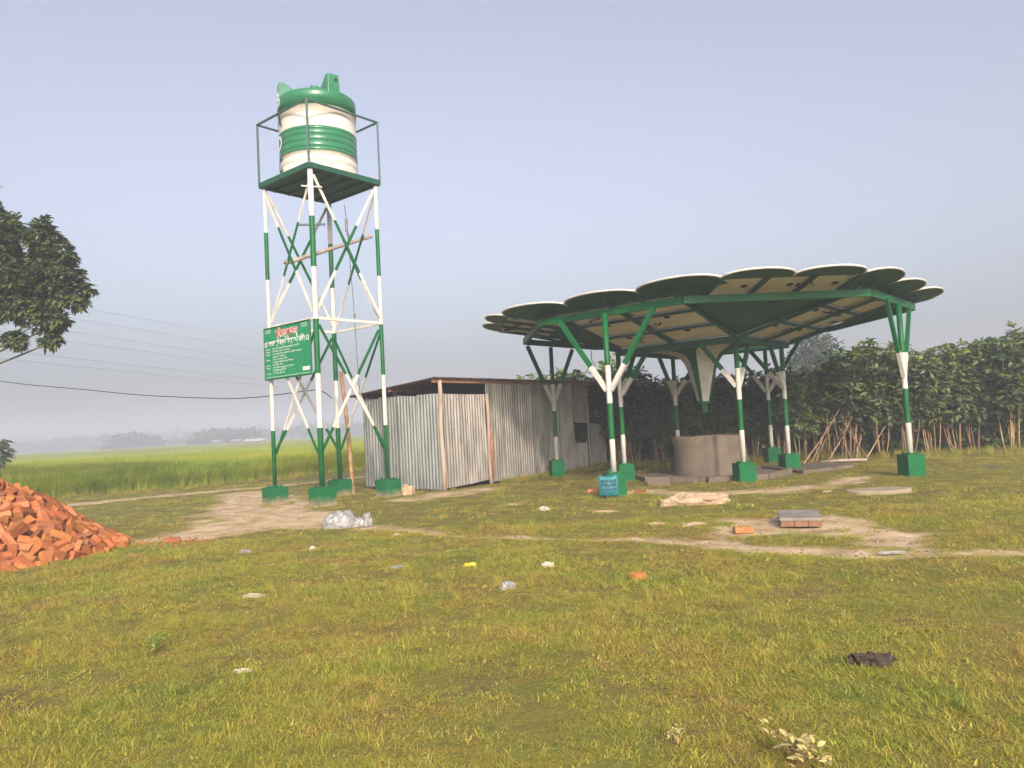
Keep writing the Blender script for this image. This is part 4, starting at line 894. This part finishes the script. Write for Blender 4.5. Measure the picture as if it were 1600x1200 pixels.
edge = [j * nn for j in range(nn)] + [(nn - 1) * nn + i for i in range(1, nn)] + [j * nn + nn - 1 for j in range(nn - 2, -1, -1)] + [i for i in range(nn - 2, 0, -1)]
for a, b in zip(edge, edge[1:] + edge[:1]): F.append((a, b, b + nn * nn, a + nn * nn))
mkobj('bag_body', V, F, TEAL, None, tb, smooth=True)
MB().tube([(bx0.x + .03, bx0.y, .45), (bx0.x + .04, bx0.y + .02, .58), (bx0.x + .08, bx0.y + .06, .60), (bx0.x + .10, bx0.y + .03, .45)], .009, 6).build('bag_handle', TEAL, tb, True)
for j, (zz, hh, n_) in enumerate(((.33, .07, 6), (.25, .07, 6), (.17, .035, 9), (.11, .03, 9))):
    for i in range(n_):
        u = .10 + .80 * i / n_; q = random.Random(i * 7 + j); ww = .30 / n_ * q.uniform(.7, 1.0); x0 = bx0.x - .21 + .42 * u; y0 = bx0.y - .115 - .035 * (1 - zz / .43)
        yb = lambda uu: bx0.y - .026 - math.sin(math.pi * uu) * math.sin(math.pi * min(1, (zz - .03) / .43 * 1.05)) * .08 - .04 * (1 - (zz - .03) / .43) - .016
        mkobj('print_mark', [(x0, yb(u), zz), (x0 + ww, yb(u + ww / .42), zz), (x0 + ww, yb(u + ww / .42) + .004, zz + hh * q.uniform(.6, 1)), (x0, yb(u) + .004, zz + hh * q.uniform(.6, 1))], [(0, 1, 2, 3)], INK, None, tb)

# pale flowering weed in the foreground
def weed(loc, n, s, label, seed, m, lf=.045):
    g = np.random.default_rng(seed); r = root('flowering_weed', (*loc, gz1(*loc)), label, 'plant'); mb = MB(); cen = []; z0 = gz1(*loc)
    for i in range(n):
        a = g.uniform(0, 6.28); q = g.uniform(.02, .16) * s; h = g.uniform(.08, .24) * s; e = np.array([loc[0] + q * math.cos(a), loc[1] + q * math.sin(a), z0 + h]); mb.tube([(loc[0], loc[1], z0), tuple((e + np.array([loc[0], loc[1], z0])) / 2 + np.array([0, 0, .02])), tuple(e)], .0025, 4); cen.append(e)
    mb.build('stems', STEM, r); cen = np.array(cen); pos, d, Ln, W, dr, k = whorls(cen, np.tile([0, 0, .5], (n, 1)), g, 9, lf, .42, .4)
    leaves_obj('leaves', pos, d, Ln, W, dr, [m], np.zeros(len(pos), int), r, g)
weed((1.24, 3.66), 14, .75, 'pale cream-leaved weed at the bottom edge of the picture', 5, PETALW, .05)
weed((-2.95, 6.2), 12, .6, 'yellowish leafy weed in the left foreground grass', 6, LEAFY, .04)
weed((.74, 3.95), 6, .3, 'small white-flowered weed left of the cream weed', 7, PETALW, .022)

# ---------------------------------------------------------------- grass and rice
def blade_material(name, stops, scale, rough=.55, trans=.3, var=.25, bvar=.22):
    m = bpy.data.materials.new(name); m.use_nodes = True; n = m.node_tree.nodes; l = m.node_tree.links; b = n['Principled BSDF']; b.inputs['Roughness'].default_value = rough; b.inputs['Specular IOR Level'].default_value = .25
    pos = n.new('ShaderNodeNewGeometry').outputs['Position']; t = n.new('ShaderNodeTexNoise'); t.inputs['Scale'].default_value = scale; t.inputs['Detail'].default_value = 6; t.inputs['Roughness'].default_value = .62; l.new(pos, t.inputs['Vector'])
    oi = n.new('ShaderNodeObjectInfo'); ma = n.new('ShaderNodeMath'); ma.operation = 'MULTIPLY_ADD'; l.new(oi.outputs['Random'], ma.inputs[0]); ma.inputs[1].default_value = var; l.new(t.outputs['Fac'], ma.inputs[2])
    su = n.new('ShaderNodeMath'); su.operation = 'MULTIPLY_ADD'; su.inputs[1].default_value = 1.6; su.inputs[2].default_value = -var * .8 - .30; l.new(ma.outputs[0], su.inputs[0])
    at_ = n.new('ShaderNodeAttribute'); at_.attribute_name = 'cv'; s2 = n.new('ShaderNodeMath'); s2.operation = 'MULTIPLY_ADD'; l.new(at_.outputs['Fac'], s2.inputs[0]); s2.inputs[1].default_value = bvar; l.new(su.outputs[0], s2.inputs[2]); su = s2
    r = n.new('ShaderNodeValToRGB'); l.new(su.outputs[0], r.inputs[0]); e = r.color_ramp.elements
    e[0].position, e[0].color = stops[0][0], (*stops[0][1], 1); e[1].position, e[1].color = stops[-1][0], (*stops[-1][1], 1)
    for p, c in stops[1:-1]: q = e.new(p); q.color = (*c, 1)
    l.new(r.outputs[0], b.inputs['Base Color']); tr = n.new('ShaderNodeBsdfTranslucent'); l.new(r.outputs[0], tr.inputs[0]); ms = n.new('ShaderNodeMixShader'); ms.inputs[0].default_value = trans
    l.new(b.outputs[0], ms.inputs[1]); l.new(tr.outputs[0], ms.inputs[2]); l.new(ms.outputs[0], n['Material Output'].inputs[0]); return m
GR = blade_material('grass_blade', [(.10, (.38, .22, .085)), (.26, (.50, .355, .09)), (.43, (.50, .415, .066)), (.67, (.36, .375, .056)), (.92, (.19, .245, .045))], .7)
DRY = blade_material('dry_blade', [(.3, (.34, .22, .09)), (.7, (.30, .24, .07))], 1.2)
RICE = blade_material('rice_blade', [(.12, (.46, .40, .035)), (.38, (.38, .40, .030)), (.68, (.24, .34, .028)), (.95, (.13, .21, .024))], .12, var=.35)
def clump(name, n, R, h0, h1, w, lean, m, seed, segs=3, curl=.6):
    g = np.random.default_rng(seed); V = []; F = []
    for i in range(n):
        a = g.uniform(0, 6.28); q = R * math.sqrt(g.random()); p = np.array([q * math.cos(a), q * math.sin(a), -.01]); h = g.uniform(h0, h1); b = g.uniform(0, 6.28); ln = lean * g.uniform(.3, 1.3)
        d = np.array([math.cos(b) * ln, math.sin(b) * ln, 1.0]); d /= np.linalg.norm(d); sd_ = np.array([-math.sin(b), math.cos(b), 0]); tw_ = g.uniform(-.8, .8); sd_ = sd_ * math.cos(tw_) + np.array([math.cos(b), math.sin(b), 0]) * math.sin(tw_)
        o = len(V)
        for k in range(segs):
            t = k / segs; c = p + d * h * t + np.array([math.cos(b), math.sin(b), -.7]) * curl * ln * h * t * t; ww = w * (1 - .55 * t) * .5; V += [c - sd_ * ww, c + sd_ * ww]
        V.append(p + d * h + np.array([math.cos(b), math.sin(b), -.7]) * curl * ln * h)
        for k in range(segs - 1): F.append((o + 2 * k, o + 2 * k + 1, o + 2 * k + 3, o + 2 * k + 2))
        F.append((o + 2 * segs - 2, o + 2 * segs - 1, o + 2 * segs))
    me = bpy.data.meshes.new(name); me.from_pydata([tuple(v) for v in V], [], F); me.materials.append(m); me.polygons.foreach_set('use_smooth', np.ones(len(me.polygons), dtype=bool)); me.update()
    at_ = me.attributes.new('cv', 'FLOAT', 'POINT'); at_.data.foreach_set('value', np.repeat(g.uniform(-1, 1, n), 2 * segs + 1).astype(np.float32))
    return bpy.data.objects.new(name, me)
def scatter(name, pts, rz_, scl, idx, sources, label=None):
    src = bpy.data.collections.new(name + '_sources')
    for i, o in enumerate(sources): o.name = '%s_%02d' % (name + '_tuft', i); src.objects.link(o)
    N = len(pts); me = bpy.data.meshes.new(name); me.from_pydata(pts.tolist(), [], [])
    r = np.zeros((N, 3), np.float32); r[:, 2] = rz_; r[:, :2] = rng.normal(0, .08, (N, 2)); a = me.attributes.new('rot', 'FLOAT_VECTOR', 'POINT'); a.data.foreach_set('vector', r.reshape(-1))
    a = me.attributes.new('scl', 'FLOAT', 'POINT'); a.data.foreach_set('value', np.asarray(scl, np.float32)); a = me.attributes.new('idx', 'INT', 'POINT'); a.data.foreach_set('value', np.asarray(idx, np.int32))
    for s_ in sources[:1]: me.materials.append(s_.data.materials[0])
    ob = bpy.data.objects.new(name, me); COL.objects.link(ob); kind(ob, 'stuff')
    ng = bpy.data.node_groups.new(name, 'GeometryNodeTree'); ng.interface.new_socket('Geometry', in_out='INPUT', socket_type='NodeSocketGeometry'); ng.interface.new_socket('Geometry', in_out='OUTPUT', socket_type='NodeSocketGeometry')
    n = ng.nodes; l = ng.links; gi = n.new('NodeGroupInput'); go = n.new('NodeGroupOutput'); ip = n.new('GeometryNodeInstanceOnPoints'); ci = n.new('GeometryNodeCollectionInfo')
    ci.inputs['Collection'].default_value = src; ci.inputs['Separate Children'].default_value = True; ci.inputs['Reset Children'].default_value = True
    def na(nm, tp): q = n.new('GeometryNodeInputNamedAttribute'); q.data_type = tp; q.inputs['Name'].default_value = nm; return q.outputs['Attribute']
    l.new(gi.outputs[0], ip.inputs['Points']); l.new(ci.outputs[0], ip.inputs['Instance']); ip.inputs['Pick Instance'].default_value = True
    l.new(na('idx', 'INT'), ip.inputs['Instance Index']); l.new(na('rot', 'FLOAT_VECTOR'), ip.inputs['Rotation']); l.new(na('scl', 'FLOAT'), ip.inputs['Scale']); l.new(ip.outputs[0], go.inputs[0])
    md = ob.modifiers.new('scatter', 'NODES'); md.node_group = ng; return ob
KEEP = [(CX, CY, 2.3)]
def sample(n, x0, x1, y0, y1, fov=.76):
    y = rng.uniform(y0, y1, n); x = rng.uniform(x0, x1, n); m = (np.abs(x) < y * fov + .6); x, y = x[m], y[m]; m = np.hypot(x - CX, y - CY) > 2.25
    m &= ~((np.abs(x - 4.17) < .36) & (np.abs(y - 11.52) < .52)); m &= ~(((x - 6.95) / .62) ** 2 + ((y - 14.85) / .36) ** 2 < 1)
    q = ((x - SN.x) * SU.x + (y - SN.y) * SU.y, (x - SN.x) * SV.x + (y - SN.y) * SV.y); m &= ~((q[0] > 0) & (q[0] < LR) & (q[1] > 0) & (q[1] < LL)); m &= np.hypot(x - PC.x, y - PC.y) > PR * .9
    return x[m], y[m]
short = [clump('t', 120, .15, .012, .05, .0042, 1.6, GR, 200 + i, 2) for i in range(4)]
mid = [clump('t', 40, .09, .03, .10, .0045, .9, GR, 210 + i) for i in range(3)]
dry = [clump('t', 50, .15, .02, .06, .004, 2.0, DRY, 220 + i) for i in range(2)]
leafy = [clump('t', 30, .12, .03, .05, .016, 1.8, GR, 230 + i, 2, .3) for i in range(2)]
allc = short + mid + dry + leafy
def lawn(n, y0, y1, x0, x1, sc0, sc1, seed):
    x, y = sample(n, x0, x1, y0, y1); D = dirt(x, y); pn = fbm(x * .9, y * .9, 40); bare = fbm(x * 1.7, y * 1.7, 44)
    keep = (rng.random(len(x)) > D * .985) & (rng.random(len(x)) > sstep(.57, .72, bare) * .65); x, y, pn = x[keep], y[keep], pn[keep]; N = len(x)
    u = rng.random(N); idx = np.where(u < .62, rng.integers(0, 4, N), np.where(u < .62 + .16 * (pn > .5) + .05, rng.integers(4, 7, N), np.where(u < .93, np.where(pn < .47, rng.integers(7, 9, N), rng.integers(0, 4, N)), rng.integers(9, 11, N))))
    scl = rng.uniform(sc0, sc1, N) * (.75 + .6 * fbm(x * .7, y * .7, 50)); return np.stack([x, y, gz(x, y)], 1), idx, scl
P1, i1, s1 = lawn(25000, 3.0, 7.5, -6, 6, .5, .95, 1); P2, i2, s2 = lawn(26000, 7.5, 13, -10, 10.5, .7, 1.2, 2); P3, i3, s3 = lawn(17000, 13, 29, -19, 22, 1.0, 1.7, 3)
PP = np.concatenate([P1, P2, P3]); II = np.concatenate([i1, i2, i3]); SS = np.concatenate([s1, s2, s3]); scatter('grass', PP, rng.uniform(0, 6.28, len(PP)), SS, II, allc)
# grass standing against footings, slabs and litter
ex, ey = [], []
def fringe(cx, cy, hw, n, rz_=0.0):
    for i in range(n):
        t = rng.uniform(0, 4); k = int(t); u = (t - k) * 2 - 1; a, b = ((u, -1), (1, u), (u, 1), (-1, u))[k]; q = hw + rng.uniform(.0, .07); a, b = a * q, b * q
        ex.append(cx + a * math.cos(rz_) - b * math.sin(rz_)); ey.append(cy + a * math.sin(rz_) + b * math.cos(rz_))
for k in range(4): c = tcorner(k); fringe(c.x, c.y, .25, 46, trz)
for an, RR_ in ((-135, 5.0), (-45, 5.0), (45, 5.0), (135, 5.0), (-90, RI), (0, RI), (180, RI)): p = L(RR_ * math.cos(rad(an)), RR_ * math.sin(rad(an))); fringe(p.x, p.y, .235, 46, CR)
for p, s_, *_r in lit: fringe(p[0], p[1], max(s_[0], s_[1]) * .42, 14)
for x_, y_ in ((1.19, 8.04), (1.75, 18.1), (2.75, 17.35), (-.61, 9.23)): fringe(x_, y_, .1, 12)
fringe(2.2, 4.98, .10, 30); fringe(3.42, 14.75, .45, 50)
for t in np.linspace(0, 6.28, 60): ex.append(6.95 + .65 * math.cos(t)); ey.append(14.85 + .39 * math.sin(t))
for t in np.linspace(-2.2, 1.2, 150): q = PR * rng.uniform(.93, 1.05); ex.append(PC.x + q * math.cos(t)); ey.append(PC.y + q * math.sin(t) / 1.05)
ex = np.array(ex); ey = np.array(ey)
scatter('grass_fringe', np.stack([ex, ey, gz(ex, ey)], 1), rng.uniform(0, 6.28, len(ex)), rng.uniform(.45, 1.0, len(ex)), rng.integers(0, 3, len(ex)), [clump('t', 22, .06, .03, .12, .005, .7, GR, 280 + i) for i in range(3)])
# taller tufts
tall = [clump('t', 55, .07, .10, .30, .006, .45, GR, 240 + i, 3) for i in range(3)]
tx, ty = sample(420, -15, 18, 3.4, 27); tx2, ty2 = sample(900, -7, 7, 3.3, 9.5); k2 = fbm(tx2 * .8, ty2 * .8, 66) > .58; tx = np.concatenate([tx, tx2[k2]]); ty = np.concatenate([ty, ty2[k2]]); k = dirt(tx, ty) < .1; tx, ty = tx[k], ty[k]
hx = []; hy = []
for s in np.arange(0, 19.5, .07): a_, b_ = along(hedge_line, s); hx.append(a_ + rng.normal(-.2, .25)); hy.append(b_ - .5 + rng.normal(0, .35))
sx_, sy_ = [], []
for u in np.arange(2.2, 8.7, .06): p = at(u, 0, nR * rng.uniform(.12, .35)); sx_.append(p.x); sy_.append(p.y)
tx = np.concatenate([tx, hx, sx_]); ty = np.concatenate([ty, hy, sy_]); scatter('grass_tufts', np.stack([tx, ty, gz(tx, ty)], 1), rng.uniform(0, 6.28, len(tx)), np.concatenate([rng.uniform(.2, .5, len(tx) - len(hx) - len(sx_)), rng.uniform(.7, 1.5, len(hx)), rng.uniform(.5, 1.1, len(sx_))]), rng.integers(0, 3, len(tx)), tall)
# rice: the field begins along this line
RL = [(-40, 10), (-24, 19.5), (-15.6, 26.2), (-10.0, 31.0), (-6.5, 36), (-2, 44), (4, 60)]
def rice_side(x, y):        # >0 inside field
    best = np.full(np.shape(x), 1e9); sgn = np.zeros(np.shape(x))
    for (x0, y0), (x1, y1) in zip(RL[:-1], RL[1:]):
        dx, dy = x1 - x0, y1 - y0; l2 = dx * dx + dy * dy; t = np.clip(((x - x0) * dx + (y - y0) * dy) / l2, 0, 1); d = np.hypot(x - x0 - t * dx, y - y0 - t * dy); s_ = np.sign(dx * (y - y0) - dy * (x - x0)); m = d < best; best = np.where(m, d, best); sgn = np.where(m, s_, sgn)
    return best * sgn
rice = [clump('t', 46, .13,   .6, .95, .018, .30, RICE, 250 + i, 4, .8) for i in range(5)]
rx = rng.uniform(-45, 6, 150000); ry = rng.uniform(14, 62, 150000); sdn = rice_side(rx, ry); m = (sdn > 0) & (np.abs(rx) < ry * .72 + 2) & (rng.random(len(rx)) < np.where(sdn < 3, 1.0, np.where(sdn < 14, .42, .28))); rx, ry, sdn = rx[m], ry[m], sdn[m]
rs_ = rng.uniform(.9, 1.2, len(rx)) * (.9 + .2 * fbm(rx * .3, ry * .3, 60)) * np.where(sdn < .5, .8, 1)
far_n = 26000; fx = rng.uniform(-150, 30, far_n); fy = 62 + 150 * rng.random(far_n) ** 1.3; m = (fx < fy * .1) & (fx > -fy * .75); fx, fy = fx[m], fy[m]
rx = np.concatenate([rx, fx]); ry = np.concatenate([ry, fy]); rs_ = np.concatenate([rs_, rng.uniform(.95, 1.2, len(fx))])
scatter('rice_crop', np.stack([rx, ry, np.zeros(len(rx))], 1), rng.uniform(0, 6.28, len(rx)), rs_, rng.integers(0, 5, len(rx)), rice)
# leaf mass of the crop farther off
def rice_mass():
    xs = np.concatenate([[-900, -500, -250], np.arange(-160, 40, 1.6), [80, 200, 500, 900]]); ys = np.concatenate([np.arange(12, 80, 1.2), np.arange(80, 200, 6), [240, 320, 420, 560, 760, 890]]); X, Y = np.meshgrid(xs, ys)
    S = rice_side(X, Y); Z = .30 + .25 * sstep(3, 14, S) + .25 * (fbm(X * .5, Y * .5, 70) - .5) + .2 * sstep(60, 110, Y); V = np.stack([X, Y, Z], -1).reshape(-1, 3); nx, ny = len(xs), len(ys)
    i = np.arange((ny - 1) * (nx - 1)); r, c = i // (nx - 1), i % (nx - 1); q = np.stack([r * nx + c, r * nx + c + 1, (r + 1) * nx + c + 1, (r + 1) * nx + c], 1); k = (S.reshape(-1)[q].min(1) > .5); q = q[k]; u, inv = np.unique(q, return_inverse=True)
    kind(mkobj('rice_field', V[u], inv.reshape(-1, 4).tolist(), RICE, None, None, smooth=True), 'structure')
rice_mass()
# weedy verge at the field edge
verge = [clump('t', 40, .12, .12, .40, .010, .7, GR, 260 + i, 3) for i in range(2)] + [clump('t', 34, .14, .1, .3, .009, 1.0, DRY, 270, 3)]
vx = rng.uniform(-30, -3, 9000); vy = rng.uniform(16, 46, 9000); sdn = rice_side(vx, vy); m = (sdn < .2) & (sdn > -1.5) & (dirt(vx, vy) < .2) & (rng.random(9000) < np.clip(1.15 + sdn * .7, .05, 1)); vx, vy = vx[m], vy[m]
scatter('verge_weeds', np.stack([vx, vy, np.zeros(len(vx))], 1), rng.uniform(0, 6.28, len(vx)), rng.uniform(.4, .95, len(vx)), rng.integers(0, 3, len(vx)), verge)

# clods and pebbles on the bare earth
def clod(seed, m):
    g = np.random.default_rng(seed); V = []; 
    for z_, r_ in ((-.4, .7), (.15, 1.0), (.6, .55)):
        for k in range(6): a = k * math.pi / 3 + g.uniform(-.3, .3); q = r_ * g.uniform(.7, 1.2); V.append((q * math.cos(a), q * math.sin(a), z_ * g.uniform(.8, 1.2)))
    F = [(i * 6 + k, i * 6 + (k + 1) % 6, i * 6 + 6 + (k + 1) % 6, i * 6 + 6 + k) for i in range(2) for k in range(6)] + [(12, 13, 14, 15, 16, 17)]
    me = bpy.data.meshes.new('clod'); me.from_pydata(V, [], F); me.materials.append(m); me.update(); return bpy.data.objects.new('clod', me)
EARTH = mat('dry_earth', (.36, .26, .175), (.26, .18, .115), 3.0, .95, .3, 60, rand=.3, huev=.02)
kx = rng.uniform(-14, 9, 60000); ky = rng.uniform(7, 26, 60000); D = dirt(kx, ky); m = (D > .35) & (rng.random(60000) < .35 * (.3 + 1.4 * sstep(.45, .65, fbm(kx * 1.2, ky * 1.2, 91)))); kx, ky = kx[m], ky[m]
scatter('earth_clods', np.stack([kx, ky, gz(kx, ky) - .018], 1), rng.uniform(0, 6.28, len(kx)), .006 + .022 * rng.random(len(kx)) ** 3, rng.integers(0, 3, len(kx)), [clod(i, EARTH) for i in range(3)])

cx_ = []; 
for i in range(420): a = rng.uniform(-1.9, 1.0); q = PR * (.93 + .55 * rng.random() ** 2.2); cx_.append((PC.x + q * math.cos(a), PC.y + q * math.sin(a) / 1.05))
for i in range(160): cx_.append((rng.uniform(-6.6, -5.2), 13.05 + rng.normal(0, .22)))
cx_ = np.array(cx_); scatter('brick_chips', np.stack([cx_[:, 0], cx_[:, 1], gz(cx_[:, 0], cx_[:, 1])], 1), rng.uniform(0, 6.28, len(cx_)), .008 + .03 * rng.random(len(cx_)) ** 2.5, rng.integers(0, 3, len(cx_)), [clod(20 + i, BRICK) for i in range(3)])

# ---------------------------------------------------------------- haze
HAZE = True
if HAZE:
    hm = bpy.data.materials.new('haze'); hm.use_nodes = True; n = hm.node_tree.nodes; n.remove(n['Principled BSDF']); pv = n.new('ShaderNodeVolumePrincipled')
    pv.inputs['Color'].default_value = (.80, .84, .93, 1); pv.inputs['Density'].default_value = .0036; pv.inputs['Anisotropy'].default_value = 0.0; hm.node_tree.links.new(pv.outputs[0], n['Material Output'].inputs['Volume'])
    kind(MB().hexa([(-1000, -100, -1.5), (1000, -100, -1.5), (1000, 1000, -1.5), (-1000, 1000, -1.5), (-1000, -100, 26), (1000, -100, 26), (1000, 1000, 26), (-1000, 1000, 26)]).build('haze', hm, None), 'stuff')
